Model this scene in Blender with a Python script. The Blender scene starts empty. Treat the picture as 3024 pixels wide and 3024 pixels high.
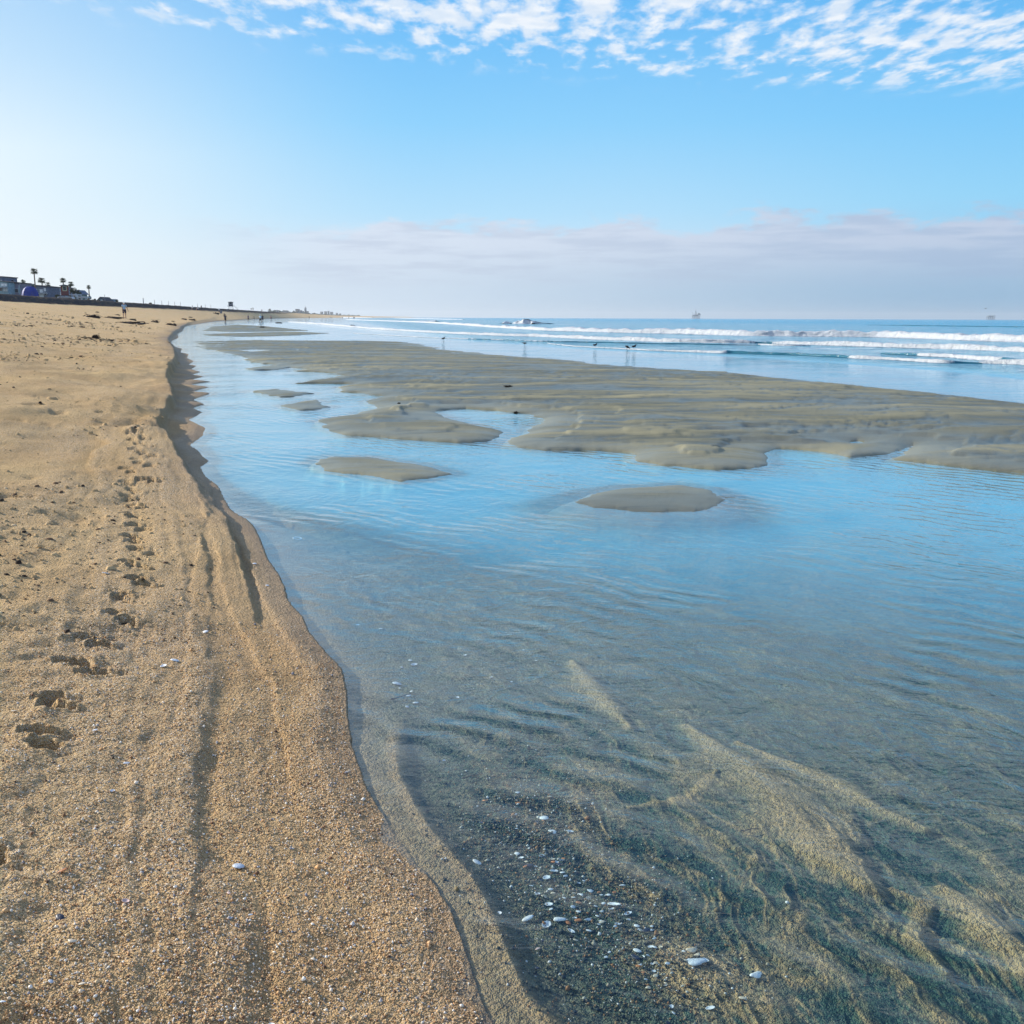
import bpy, bmesh, math, random
import numpy as np
from mathutils import Vector, Matrix
PI = math.pi
HAZE = 0.00008
S = bpy.context.scene
COL = S.collection
rng = np.random.default_rng(7)
random.seed(7)

# ------------------------------------------------------------------ camera
EYE = 1.40                      # metres above the creek's water
F = 3028.0                      # focal length in photo pixels (3024 wide)
PITCH = math.atan((1512 - 938.5) / F)
ROLL = 0.0036
fw = Vector((0, math.cos(PITCH), -math.sin(PITCH)))
up0 = Vector((0, math.sin(PITCH), math.cos(PITCH)))
rt0 = Vector((1, 0, 0))
RT = rt0 * math.cos(ROLL) + up0 * math.sin(ROLL)
UP = up0 * math.cos(ROLL) - rt0 * math.sin(ROLL)
cam_d = bpy.data.cameras.new("camera")
cam = bpy.data.objects.new("camera", cam_d); COL.objects.link(cam)
M = Matrix.Identity(4)
for i in range(3):
    M[i][0], M[i][1], M[i][2] = RT[i], UP[i], -fw[i]
M[0][3], M[1][3], M[2][3] = 0, 0, EYE
cam.matrix_world = M
cam_d.sensor_width = 36; cam_d.lens = 36 * F / 3024
cam_d.clip_start = 0.05; cam_d.clip_end = 60000
S.camera = cam

def ray(px, py):
    d = fw * F + RT * (px - 1512) + UP * (1512 - py)
    return d / math.hypot(d.x, d.y)          # per metre of ground distance

def lvl_s(d):                                 # the sheet of water climbs a little upstream
    t = min(max((d - 45) / 160, 0), 1)
    return 0.42 * t * t * (3 - 2 * t)

def lvl(d):
    t = np.clip((d - 45) / 160, 0, 1)
    return 0.42 * t * t * (3 - 2 * t)

def W(px, py):
    """photo pixel -> point of the water sheet"""
    d = ray(px, py)
    D = 50.0
    if d.z > -0.00012: d.z = -0.00012
    for _ in range(40):
        D = 0.5 * D + 0.5 * (EYE - lvl_s(D)) / -d.z
    D = min(D, 11000)
    return (d.x * D, d.y * D)

def at_dist(px, D):
    """ground point in column px at depth D (metres along the view)"""
    return ((px - 1512) / F * D * math.cos(PITCH), D)

# ------------------------------------------------------------------ noise
def _h(ix, iy, seed):
    h = (ix.astype(np.int64) * 374761393 + iy.astype(np.int64) * 668265263 + seed * 2147483647) & 0xFFFFFFFF
    h = ((h ^ (h >> 13)) * 1274126177) & 0xFFFFFFFF
    return (h ^ (h >> 16)) & 0xFFFF

def perlin(x, y, seed=0):
    x0 = np.floor(x); y0 = np.floor(y)
    fx = x - x0; fy = y - y0
    ix = x0.astype(np.int64); iy = y0.astype(np.int64)
    u = fx * fx * fx * (fx * (fx * 6 - 15) + 10); v = fy * fy * fy * (fy * (fy * 6 - 15) + 10)
    def g(dx, dy):
        a = _h(ix + dx, iy + dy, seed) * (2 * PI / 65536)
        return np.cos(a) * (fx - dx) + np.sin(a) * (fy - dy)
    a = g(0, 0); b = g(1, 0); c = g(0, 1); d = g(1, 1)
    return ((a + (b - a) * u) * (1 - v) + (c + (d - c) * u) * v) * 1.5

def fbm(x, y, o=4, seed=0, gain=.5):
    r = 0; a = 1; t = 0
    for k in range(o):
        r = r + a * perlin(x * 2 ** k + 13.7 * k, y * 2 ** k - 7.1 * k, seed + k); t += a; a *= gain
    return r / t

def sst(a, b, x):
    t = np.clip((x - a) / (b - a), 0, 1)
    return t * t * (3 - 2 * t)

# ------------------------------------------------------------------ distance to traced lines
def seg_dist(P, poly, closed):
    """distance, nearest parameter (index + t), side (+ = left of the direction of travel)"""
    n = len(poly)
    X = P[:, 0]; Y = P[:, 1]
    best = np.full(len(X), 1e18); par = np.zeros(len(X)); side = np.ones(len(X))
    for i in range(n if closed else n - 1):
        ax, ay = poly[i]; bx, by = poly[(i + 1) % n]
        ex, ey = bx - ax, by - ay
        L = ex * ex + ey * ey + 1e-12
        t = np.clip(((X - ax) * ex + (Y - ay) * ey) / L, 0, 1)
        dx = X - ax - t * ex; dy = Y - ay - t * ey
        d = dx * dx + dy * dy
        m = d < best
        best[m] = d[m]; par[m] = i + t[m]
        side[m] = np.sign(ex * (Y - ay) - ey * (X - ax))[m]
    return np.sqrt(best), par, side

def inside(P, poly):
    X = P[:, 0]; Y = P[:, 1]
    r = np.zeros(len(X), bool)
    n = len(poly)
    for i in range(n):
        ax, ay = poly[i]; bx, by = poly[(i + 1) % n]
        if ay == by: continue
        c = (ay > Y) != (by > Y)
        r ^= c & (X < (bx - ax) * (Y - ay) / (by - ay) + ax)
    return r

def sdf(P, poly):
    d, _, _ = seg_dist(P, poly, True)
    return np.where(inside(P, poly), d, -d)

def smooth_line(pts, closed=False, it=1):
    p = [tuple(q) for q in pts]
    for _ in range(it):
        q = []
        n = len(p)
        for i in range(n if closed else n - 1):
            a = p[i]; b = p[(i + 1) % n]
            q.append((a[0] * .75 + b[0] * .25, a[1] * .75 + b[1] * .25))
            q.append((a[0] * .25 + b[0] * .75, a[1] * .25 + b[1] * .75))
        if not closed: q = [p[0]] + q + [p[-1]]
        p = q
    return p

# ------------------------------------------------------------------ the traced shorelines (photo pixels)
shore_px = [(1463,3024),(1416,2927),(1377,2817),(1330,2676),(1252,2567),(1174,2473),(1080,2316),(1036,2191),(1029,2100),
 (1025,2042),(1012,1988),(963,1938),(913,1880),(896,1831),(851,1785),(842,1744),(822,1698),(797,1665),(784,1632),
 (764,1586),(743,1549),(714,1528),(681,1508),(660,1470),(640,1433),(607,1411),(589,1378),(614,1364),(589,1336),(561,1313),
 (600,1285),(604,1262),(558,1239),(598,1217),(564,1205),(601,1194),(568,1180),(619,1162),(560,1157),(619,1143),(556,1137),(618,1127),
 (560,1122),(600,1112),(566,1106),(590,1098),(562,1090),(580,1080),(556,1076),(572,1066),(551,1057),(556,1046),(535,1040),(540,1030),(520,1024),(507,1013),
 (509,1007),(530,997),(526,984),(540,978),(538,970),(550,963),(606,954),(640,949),(682,947),(744,943.5),(806,941),(880,939.5)]
shore = [(0.45, -25), (0.30, -3), (0.12, 0.6)] + [W(*p) for p in shore_px]
coast_far = [at_dist(960, 1500), at_dist(1030, 2600), at_dist(1130, 4500), at_dist(1230, 8500)]
BEACH = shore + coast_far + [(-9500, 10500), (-9500, -25)]

def PX(l): return [W(*p) for p in l]
main_bar = PX([(575,1008),(626,1007),(766,1004),(905,1006),(1050,1006),(1185,1009),(1244,1018),(1300,1030),(1349,1036),(1436,1045),
 (1516,1052),(1600,1057),(1700,1066),(1771,1078),(1900,1087),(2179,1105),(2354,1125),(2656,1153),(3024,1195),(3700,1262)]) + [(26, 15), (22, 9)] + PX([
 (3500,1430),(3024,1401),(2860,1384),(2773,1372),(2650,1356),(2672,1338),(2697,1317),(2660,1330),(2616,1343),(2517,1352),(2424,1334),(2307,1326),
 (2272,1337),(2261,1372),(2214,1385),(2104,1386),(1958,1375),(1896,1362),(1845,1336),(1726,1330),(1612,1333),(1526,1319),(1503,1306),
 (1540,1283),(1583,1259),(1606,1242),(1555,1222),(1469,1213),(1378,1206),(1293,1214),(1310,1230),(1384,1248),(1441,1262),(1475,1273),(1480,1292),(1458,1302),
 (1356,1307),(1242,1302),(1128,1295),(1014,1285),(963,1262),(954,1245),(1014,1228),(1088,1211),(1129,1200),(1064,1187),(1138,1171),
 (1013,1155),(1003,1145),(1055,1134),(878,1133),(952,1120),(1027,1108),(952,1099),(859,1097),(938,1093),(840,1083),(766,1073),(710,1050),
 (650,1038),(598,1031)])
pools = [PX([(705,1034),(750,1032),(800,1034),(745,1038)]), PX([(2498,1306),(2530,1303),(2558,1308),(2524,1312)])]
islands = [
 PX([(721,1090),(780,1081),(812,1080),(870,1084),(808,1093),(760,1095)]),
 PX([(742,1155),(817,1149),(864,1157),(924,1162),(868,1173),(831,1174),(766,1160)]),
 PX([(824,1198),(878,1188),(943,1180),(952,1197),(985,1201),(929,1212),(887,1214),(850,1204)]),
 PX([(934,1359),(985,1348),(1088,1350),(1156,1362),(1242,1373),(1299,1387),(1338,1401),(1264,1413),(1190,1422),(1145,1416),(1071,1403),(968,1393),(940,1373)]),
 PX([(1700,1484),(1754,1457),(1840,1441),(1953,1435),(2016,1433),(2092,1448),(2140,1474),(2121,1494),(2063,1510),(1925,1512),(1840,1506),(1754,1497)]),
 PX([(620,965),(703,959),(780,963),(860,971),(915,976),(860,978),(780,979),(680,980),(600,977)]),
 PX([(600,987),(720,983),(800,981),(900,981),(975,984),(880,990),(790,993),(700,994),(600,991)])]
# seaward side of everything: where the open sea starts
sea_line = PX([(1000,950),(1120,972),(1300,1003),(1700,1032),(2200,1056),(2700,1090),(3024,1122),(3600,1180)])
SEA = sea_line + [(60, 28), (300, 60), (11500, 200), (11500, 11500), (-1100, 11500)] + [at_dist(1235, 8500), at_dist(1135, 4500), at_dist(1040, 2600), at_dist(990, 1300)]
# ledges cut by the current into the beach (line, height at each vertex, softness), high side on the left
def ledge(pts, hs, soft):
    return [W(*p) for p in pts], np.array(hs, float), soft
ledges = [
 ledge([(640,1560),(610,1500),(575,1439),(528,1364),(500,1327),(472,1290),(490,1243),(521,1201),(503,1159),(495,1141),(507,1113),(526,1080),(521,1048),(500,1008),(520,985),(560,958),(640,947)],
       [0,.02,.05,.10,.14,.16,.16,.16,.17,.18,.18,.16,.16,.14,.14,.12,.1], .035),
 ledge([(775,1885),(764,1856),(747,1793),(727,1731),(706,1657),(685,1595),(664,1541),(634,1512),(619,1454),(600,1420)],
       [0,.018,.028,.032,.036,.04,.032,.024,.022,0], .014),
 ledge([(560,3060),(562,2980),(583,2848),(588,2690),(578,2440),(594,2291),(604,2095),(618,1900),(623,1793),(619,1731),(598,1648),(602,1599),(623,1549),(569,1474),(548,1421)],
       [.006,.007,.004,.008,.004,.007,.003,.002,.006,.009,.012,.012,.011,.008,0], .012),
  ledge([(600,1560),(628,1640),(650,1760),(690,1850),(745,1960),(815,2080),(832,2200),(850,2330),(905,2480)],[0,.008,.010,.010,.009,.008,.008,.006,0],.010),
 ledge([(640,1500),(668,1560),(705,1620),(735,1700),(775,1780),(830,1880),(900,1990),(950,2090)],[0,.008,.010,.012,.010,.009,.007,0],.010),
 ledge([(545,1400),(560,1450),(590,1520),(612,1580),(590,1650),(575,1750),(560,1900),(548,2100),(520,2300)],[0,.008,.012,.010,.009,.008,.006,.005,0],.010),
]
berm = [(-28,-30),(-29,0),(-36,40),(-45,75),at_dist(0,108),at_dist(160,133),at_dist(320,165),at_dist(480,222),at_dist(560,275),at_dist(640,352),at_dist(700,430),at_dist(750,540),at_dist(800,720),at_dist(865,1150),at_dist(925,1700),at_dist(1000,2900),at_dist(1108,4800),at_dist(1212,8500)]
lip = PX([(1700,3140),(1628,3024),(1534,2942),(1479,2817),(1448,2723),(1377,2582),(1252,2441),(1197,2347),(1168,2283),(1165,2190),(1172,2128),(1210,2070)])

def beach_height(P):
    """(n,2) -> dry land + bed height without the fine relief, and masks"""
    X = P[:, 0]; Y = P[:, 1]
    D = np.hypot(X, Y)
    L = lvl(D)
    wa = 0.0035 * np.clip(D, 1, 80)
    fr = 1 / np.clip(D * .035, .12, 3)
    Q = P + np.stack([wa * (fbm(X * fr, Y * fr, 3, 3)), wa * 2.2 * (fbm(X * fr, Y * fr, 3, 9))], 1) * 0.9
    sb = sdf(Q, BEACH)
    n = len(X)
    z = np.zeros(n); zone = np.zeros(n)
    bd, bp, bs = seg_dist(P, berm, False)
    leftb = (bs > 0)
    # beach face between the water's edge and the foot of the berm
    t = np.clip(sb / (sb + bd + 1e-6), 0, 1)
    land = sb > 0
    zb0 = 2.9 + np.minimum(.0019 * np.maximum(D - 150, 0), 2.2)
    face = t * (zb0 - L)
    face = np.where(leftb, zb0 - L + 0.95 * sst(0, 2.6, bd) + .22 * fbm(X * .25, Y * .25, 3, 40) * sst(1, 5, bd) + .16 * fbm(X * 1.1, Y * .8, 4, 41), face)
    face = face + (0.005 + .012 * sst(4, 9, D)) * (1 - np.exp(-sb / .12))
    zb = face
    near = D < 320
    for pts, hs, soft in ledges:
        m = near & (sb > -1.5) & (sb < 9)
        Q2 = Q[m] + .035 * np.stack([fbm(X[m] * 5, Y[m] * 3, 3, 51), fbm(X[m] * 5, Y[m] * 3, 3, 57)], 1) * sst(1, 3, D[m])[:, None]
        d, pr, sd = seg_dist(Q2, pts, False)
        H = np.interp(pr, np.arange(len(hs)), hs) * np.clip(1 + .9 * fbm(X[m] * .8, Y[m] * .8, 4, 44), .3, 1.5)
        sf = .7 * soft + .0011 * D[m]
        s = sst(-sf, sf, d * sd)
        zb[m] += H * (s * np.exp(-np.maximum(d * sd, 0) / 4.0))
    bar = np.full(n, -1e3)
    m = (D > 1.2) & (D < 420)
    am = np.clip(D[m] / 22, .15, 2.5)[:, None]
    QB = Q[m] + am * np.stack([.34 * fbm(X[m] * .5, Y[m] * 1.3, 4, 61), .13 * fbm(X[m] * .6, Y[m] * 1.6, 4, 67)], 1)
    mb = sdf(QB, main_bar)
    bar[m] = mb
    for p in pools:
        bar[m] = np.minimum(bar[m], -sdf(Q[m], p))
    isl = np.full(n, -1e3)
    QI = Q[m] + np.clip(D[m] / 14, .5, 4)[:, None] * np.stack([.13 * fbm(X[m] * 1.6, Y[m] * 4.0, 5, 63, .65), .09 * fbm(X[m] * 1.6 + 7, Y[m] * 4.0, 5, 64, .65)], 1)
    for p in islands:
        isl[m] = np.maximum(isl[m], sdf(QI, p))
    rs = 1.0
    zbar = 0.062 * (1 - np.exp(-np.maximum(bar, 0) / .22)) + 0.02 * (1 - np.exp(-np.maximum(bar, 0) / 3.))
    stp = np.maximum(bar, 0) + .28 * fbm(X * .9, Y * 1.6, 3, 71)
    zbar = zbar + .028 * sst(.50, .58, stp) * (.4 + .6 * sst(-.2, .2, fbm(X * .3, Y * .3, 2, 73))) + .022 * sst(1.25, 1.38, stp + .3 * fbm(X * .5, Y, 3, 75)) + .015 * sst(2.6, 2.9, stp + .8 * fbm(X * .3, Y * .8, 3, 76))
    zbar = zbar * (1 - .75 * sst(0, 14, Y + .35 * X - 26))
    zisl = 0.020 * (1 - np.exp(-np.maximum(isl, 0) / .10)) + .028 * (1 - np.exp(-np.maximum(isl, 0) / .8))
    zone = ((bar > -0.3) | (isl > -0.3)).astype(float)
    # sloping bed
    sl = np.maximum(np.maximum(sb, bar), isl)
    dd = np.maximum(-sl, 0)
    bed = -(0.010 * (1 - np.exp(-dd / .08)) + 0.09 * (1 - np.exp(-dd / 1.0)) + .20 * sst(2.3, 9.0, D) * sst(.0, 1.7 - 1.5 * sst(5, 9, D), dd))
    z = np.where(land, zb, np.where(bar > 0, zbar, np.where(isl > 0, zisl, bed)))
    return z, L, D, sb, bar, isl, dd, zone

def ground_z(x, y):
    r = beach_height(np.array([[x, y]], float))
    return float(r[0][0] + r[1][0])

def G(px, py):
    """photo pixel -> point on the sand (walks the ray until it meets the ground)"""
    d = ray(px, py)
    Ds = np.concatenate([np.arange(1.2, 12, .01), np.arange(12, 60, .08), np.arange(60, 900, .8)])
    P = np.stack([d.x * Ds, d.y * Ds], 1)
    r = beach_height(P)
    zz = r[0] + r[1]
    k = np.argmax(EYE + d.z * Ds < zz)
    return (P[k, 0], P[k, 1], float(zz[k]))

# ------------------------------------------------------------------ the polar grid: one sheet to the horizon
RES = 1.30                                    # cell size in render pixels
fr_px = 1025.0
az = []
a = -75.0
while a < 75:
    az.append(a)
    st = RES / fr_px * 57.3
    e = abs(a) - 29
    if e > 0: st *= 1 + e * .55
    a += st
az = np.radians(np.array(az))
rr = [0.35]
while rr[-1] < 13500:
    d = rr[-1]
    st = RES * d * d / (EYE * fr_px) * (1 + (EYE / d) ** 2) if d > 1.5 else .012
    st = max(st, .0035)
    st = min(st, d * (.0105 if d < 900 else .03))
    rr.append(d + st)
rr = np.array(rr)
NR, NA = len(rr), len(az)
RR, AZ = np.meshgrid(rr, az, indexing='ij')
GX = (RR * np.sin(AZ)).ravel(); GY = (RR * np.cos(AZ)).ravel()
P = np.stack([GX, GY], 1)
print("ground grid", NR, NA, NR * NA)
z, L, D, sb, bar, isl, dd, zone = beach_height(P)
cell = np.maximum(np.gradient(rr), 0)[:, None] * np.ones(NA)[None, :]
cell = np.maximum(cell.ravel(), D * RES / fr_px)
land = sb > 0
under = dd > 0

def octave(lam, seed, ay=1.0):
    """noise of wavelength lam (m), faded where the sheet is too coarse for it"""
    w = np.clip((lam / cell - 1.6) / 2, 0, 1)
    r = np.zeros(len(GX)); m = w > 0
    r[m] = perlin(GX[m] / lam, GY[m] / lam * ay, seed) * w[m]
    return r

# dry beach relief
lump = np.zeros(len(GX))
cs = np.clip(.62 + .9 * fbm(GX * .7, GY * .35, 3, 77), .15, 1.3)
for k, (lam, amp) in enumerate([(3.0, .02), (1.2, .014), (.5, .013), (.22, .0095), (.11, .0075), (.055, .0052), (.028, .0048), (.015, .0046), (.008, .0042)]):
    lump += octave(lam, 100 + k) * amp * (cs if lam < .06 else (.4 + .6 * cs if lam < .3 else 1))
smooth_edge = np.where(land, np.clip(.35 + sb / 1.5, .35, 1), 0)
z = z + np.where(land, lump * smooth_edge, 0)
# swash lines: low ridges and grooves that follow the water's edge
sw_ = sb + .10 * fbm(GX * 1.2, GY * .5, 3, 120) + .03 * fbm(GX * 6, GY * 2.5, 2, 121)
band = perlin(sw_ * 5.2, GY * .16 + 3, 122) + .6 * perlin(sw_ * 12, GY * .22, 123) + .35 * perlin(sw_ * 27, GY * .4, 125)
bmask = np.where(land, sst(.03, .12, sb) * (1 - sst(1.2, 2.4, sb)) * (1 - sst(12, 20, D)) * (1 - .7 * sst(.9, 1.3, sb)), 0)
z = z + band * .0075 * bmask
cs = np.clip(cs + .55 * band * bmask, .1, 1.5)
# far beach needs ragged trampled sand as well
tramp = octave(.9, 201) * .012 + octave(.4, 202) * .014 + octave(2.2, 203) * .02
z = z + np.where(land & (D > 8), tramp * sst(8, 25, D) * sst(.3, 2, sb), 0)
# sandbar relief: rills and low steps left by the ebb
wx = GX + 1.2 * fbm(GX * .22, GY * .22, 3, 300); wy = GY + 1.2 * fbm(GX * .22, GY * .22, 3, 310)
rill = 1 - np.abs(fbm(wx * .13, wy * .95, 4, 320)) * 4.2
rill = np.clip(rill, 0, 1) ** 3
rill2 = np.clip(1 - np.abs(fbm(wx * .35 + 5, wy * 2.6, 3, 330)) * 4.5, 0, 1) ** 3
onbar = (bar > 0) | (isl > 0)
sbar = np.maximum(bar, isl)
rlin = np.clip(1 - np.abs(fbm(wx * .10, wy * 1.0, 3, 336)) * 5, 0, 1) ** 2 * sst(-.1, .25, fbm(GX * .06, GY * .10, 2, 338) + .12)
rill = np.maximum(rill, rlin)
rm = sst(.1, .8, sbar) * (1 - .75 * sst(4, 12, np.maximum(bar, 0) * 1.0) * sst(-1, 1, GX - 2))
terr = fbm(wx * .5, wy * .5, 3, 340)
step = (np.floor(terr * 9 + .5) - terr * 9) * .0022
z = z - np.where(onbar, (rill * .024 + rill2 * .009) * rm, 0)
z = z + np.where(onbar, (step + octave(.35, 350) * .002 + octave(1.2, 351) * .004) * sst(.05, .5, sbar), 0)

# ------------------------------------------------------------------ the creek bed
# submerged rib that runs along the bank, and tongues of pale sand
def tongue(pts, w, h):
    global z, sed, train
    line = [W(*p) for p in pts]
    m = (D < 14) & under
    d, pr, sd = seg_dist(P[m], line, False)
    pr = pr / (len(line) - 1)
    ww = .62 * w * (.35 + .65 * np.sin(np.clip(pr, 0.02, .98) * PI)) * (1 + .5 * perlin(GX[m] * 3, GY[m] * 3, 411))
    g = np.exp(-(d / ww) ** 2)
    z[m] += h * g
    sed[m] = np.maximum(sed[m], g)
    tr = np.sin(2 * PI * (d + .02 * perlin(GX[m] * 5, GY[m] * 5, 412)) / .026) * np.exp(-((d - ww) / (1.3 * w)) ** 2) * sst(.12, .4, pr) * (1 - sst(.75, .98, pr)) * np.clip((.026 / cell[m] - 2) / 2, 0, 1)
    z[m] += .0020 * tr
    train[m] = np.maximum(train[m], np.clip(tr, 0, 1))  # ripple crests, tinted pale to imitate curved caustic light

sed = np.zeros(len(GX)); train = np.zeros(len(GX))
d_l, p_l, s_l = np.full(len(GX), 9.), np.zeros(len(GX)), np.ones(len(GX))
mm = (D < 9) & under
d_l[mm], p_l[mm], s_l[mm] = seg_dist(P[mm], lip, False)
rib = np.exp(-((d_l + .0) / .045) ** 2)
endf = np.clip(p_l / 1.0, 0, 1) * np.clip((len(lip) - 1 - p_l) / 2, 0, 1)
z += np.where(mm, rib * .014 * endf - .020 * sst(-.02, .12, -d_l * np.where(s_l > 0, 1, -1)) * endf * np.exp(-(d_l / .5) ** 2), 0)
sed = np.where(mm, rib * endf * .9, 0)
inner = mm & (s_l > 0)
tongue([(1690,1900),(1740,1960),(1800,2030),(1860,2095)], .10, .02)
tongue([(2030,2090),(2120,2150),(2220,2210),(2290,2290),(2370,2400),(2460,2480),(2560,2560)], .17, .026)
tongue([(2180,2130),(2330,2190),(2480,2250),(2620,2330),(2740,2380)], .09, .02)
tongue([(2790,2560),(2900,2640),(3024,2760),(3140,2900)], .10, .022)
tongue([(2640,2560),(2740,2600),(2700,2700),(2800,2800)], .045, .015)
tongue([(1860,2330),(2040,2300),(2120,2220)], .03, .008)
# flow-drawn pale sand streaks, the fine lines painted as caustic light (current runs toward the camera and to the right)
ang = math.radians(-62) + .5 * fbm(GX * .35, GY * .35, 2, 500)
wX = GX + .10 * fbm(GX * 2.3, GY * 2.3, 3, 510); wY = GY + .10 * fbm(GX * 2.3, GY * 2.3, 3, 520)
A0 = math.radians(-62)
u = wX * math.cos(A0) + wY * math.sin(A0); v = -wX * math.sin(A0) + wY * math.cos(A0)
v = v + .35 * np.sin(u * .9 + 1.2)
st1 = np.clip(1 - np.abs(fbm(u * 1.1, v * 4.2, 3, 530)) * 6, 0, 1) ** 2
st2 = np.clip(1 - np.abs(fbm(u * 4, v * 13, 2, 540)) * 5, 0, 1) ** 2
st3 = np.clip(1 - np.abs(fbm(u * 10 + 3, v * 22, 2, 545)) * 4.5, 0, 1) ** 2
blot = fbm(u * 2.2, v * 4.5, 4, 550)
blot2 = fbm(wX * 7, wY * 5, 3, 555)
patch = sst(-.25, .35, fbm(GX * .8, GY * .6, 3, 560))
ripl = np.sin(2 * PI * (wX * 9.0 + .8 * fbm(GX * 1.6, GY * 1.6, 2, 570) + wY * 3.2)) * sst(-.1, .3, fbm(GX * .9 + 4, GY * .9, 2, 575))
bm = under & (D < 16)
fade = np.clip((2.5 * .035 / cell), 0, 1)
relief = st1 * .006 + st2 * .0035 + blot * .016 + blot2 * .006 + ripl * .0022 * fade
near_bank = sst(.08, .5, dd)
z += np.where(bm, relief * near_bank * (1 - .6 * sed), 0)
z += np.where(bm, octave(.02, 580) * .0012 + octave(.009, 581) * .001, 0)
z = np.where(under, np.minimum(z, -.006), z)
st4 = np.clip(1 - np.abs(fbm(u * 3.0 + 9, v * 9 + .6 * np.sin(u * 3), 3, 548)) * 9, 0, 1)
sed_caustic_n = .45 * st1 * patch + .60 * st2 ** 1.5 * (.3 + .7 * patch) + .62 * st3 ** 1.5 * (.4 + .6 * patch) + .75 * st4 * (1 - .5 * patch) + .62 * np.clip(blot * 2.1 - .30, -.6, 1) + .30 * np.clip(blot2, 0, 1) + .10 * ripl
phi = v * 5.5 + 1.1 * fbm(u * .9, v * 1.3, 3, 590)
thin = np.clip(1 - np.abs(np.sin(PI * phi)) * 6.5, 0, 1) * sst(-.05, .25, fbm(u * 1.3, v * 4, 3, 592)) * np.clip(.012 / cell, 0, 1)  # thin caustic light lines, put into bed colour and relief
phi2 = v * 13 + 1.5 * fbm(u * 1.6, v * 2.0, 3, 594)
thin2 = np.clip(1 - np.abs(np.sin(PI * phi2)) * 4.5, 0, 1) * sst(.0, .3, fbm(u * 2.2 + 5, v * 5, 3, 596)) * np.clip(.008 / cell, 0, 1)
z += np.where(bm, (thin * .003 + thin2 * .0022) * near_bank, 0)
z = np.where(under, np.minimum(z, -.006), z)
sed = np.clip(np.maximum(sed * 1.0, 0) + (sed_caustic_n + .85 * thin + .6 * thin2 + .35 * train) * near_bank * (1 - .55 * sst(2.3, 3.8, D)), 0, 1)  # pale sand mask plus the caustic light painted into the bed colour
# pale shallow apron next to the bank
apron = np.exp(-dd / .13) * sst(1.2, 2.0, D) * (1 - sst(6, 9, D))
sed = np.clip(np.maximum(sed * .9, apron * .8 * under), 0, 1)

# ------------------------------------------------------------------ tracks in the sand
tracks = []
for u_, v_ in [(140,857),(130,893),(90,990),(180,1047),(245,730),(290,772),(185,620),(240,655),(355,560),(240,515),(225,460),(200,432),(300,380),(225,353),(220,303),(195,281),(290,243),(230,218),(215,177),(190,157),(255,123),(205,99),(205,68),(160,45),(275,25),(340,33)]:
    tracks.append((300 + .4141 * u_, 1400 + .4141 * v_, 1.0))
for u_, v_ in [(187,1216),(165,1202),(150,1248),(178,1267),(97,1312),(102,1328),(68,1378),(82,1404),(-22,1604),(125,1245)]:
    tracks.append((u_ * 1.5652, v_ * 1.5652, 1.15))
for u_, v_ in [(240,1138),(300,1145),(185,1095),(150,1078),(240,1050),(300,1070),(220,1022),(270,993),(325,1003),(215,958),(245,975),(200,918),(290,940),(240,932),(195,900),(270,890),(230,857),(190,850),(220,830),(250,815),(300,800),(270,775),(240,770),(320,745),(400,743)]:
    tracks.append((300 + .4658 * u_, 880 + .4658 * v_, 1.0))
for tx, ty, k in tracks:
    gx, gy, _ = G(tx, ty)
    dist = math.hypot(gx, gy)
    r_ = 0.040 * k * (1 + .02 * dist)
    dep = .042 * k * (1 + .02 * dist)
    m = np.abs(GX - gx) + np.abs(GY - gy) < .5
    X_ = GX[m] - gx; Y_ = GY[m] - gy
    th = .5 * random.uniform(-1, 1)
    q1 = X_ * math.cos(th) + Y_ * math.sin(th); q2 = -X_ * math.sin(th) + Y_ * math.cos(th)
    wob = 1 + .35 * perlin(GX[m] * 28, GY[m] * 28, 900)
    e = np.sqrt((q1 / r_) ** 2 + (q2 / (r_ * .72)) ** 2) * wob
    e2 = np.sqrt(((q1 - r_ * 1.7) / (r_ * .9)) ** 2 + ((q2 + r_ * .15) / (r_ * .6)) ** 2) * wob
    z[m] += -dep * np.exp(-e ** 5) + dep * .16 * np.exp(-((e - 1.4) / .35) ** 2) - dep * .30 * np.exp(-e2 ** 3)
# scattered dints all over the drier sand
dint = np.clip(-octave(.10, 950, 1.3) - .30, 0, 1) * .12 + np.clip(-octave(.22, 951, 1.3) - .36, 0, 1) * .22 + np.clip(-octave(.5, 952, 1.6) - .46, 0, 1) * .30
z -= np.where(land, dint * sst(.4, 1.6, sb) * np.clip(.35 + fbm(GX * .12, GY * .12, 2, 960), .08, .6) * 2, 0)

Z = z + L
# masks for the material
wet = np.where(land, np.clip(1.15 * np.exp(-(sb / (.10 + .018 * np.minimum(D, 45))) ** 1.5), 0, 1), 1.0)
wet = np.clip(wet + .30 * fbm(GX * .9, GY * .5, 3, 970) * np.exp(-sb / 3), 0, 1)
lowbench = np.where(land, 1 - sst(.03, .16, z), 0) * (D < 60)
wet = np.maximum(wet, lowbench * .45)
wet = np.where(onbar, np.clip(.35 + .5 * fbm(wx * .3, wy * .6, 3, 980) * 1.6 + .75 * rill + .6 * rill2 * rm + .8 * np.exp(-sbar / .35), 0, 1), wet)
# the weed-strewn dark seaward slope of the berm
kelp = np.where(land, sst(-1.6, .4, (bd_ := 0) + 0), 0) if False else None
bd, bp, bs = seg_dist(P, berm, False)
sgn = np.where(bs > 0, bd, -bd)
w_ = np.clip(D * .012, .5, 4)
berm_dark = sst(-.35 * w_, .2, sgn + w_ * .35 * fbm(GX * .35, GY * .35, 3, 990))
berm_dark = np.where(land, berm_dark, 0) * (1 - sst(700, 1300, D))

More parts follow.
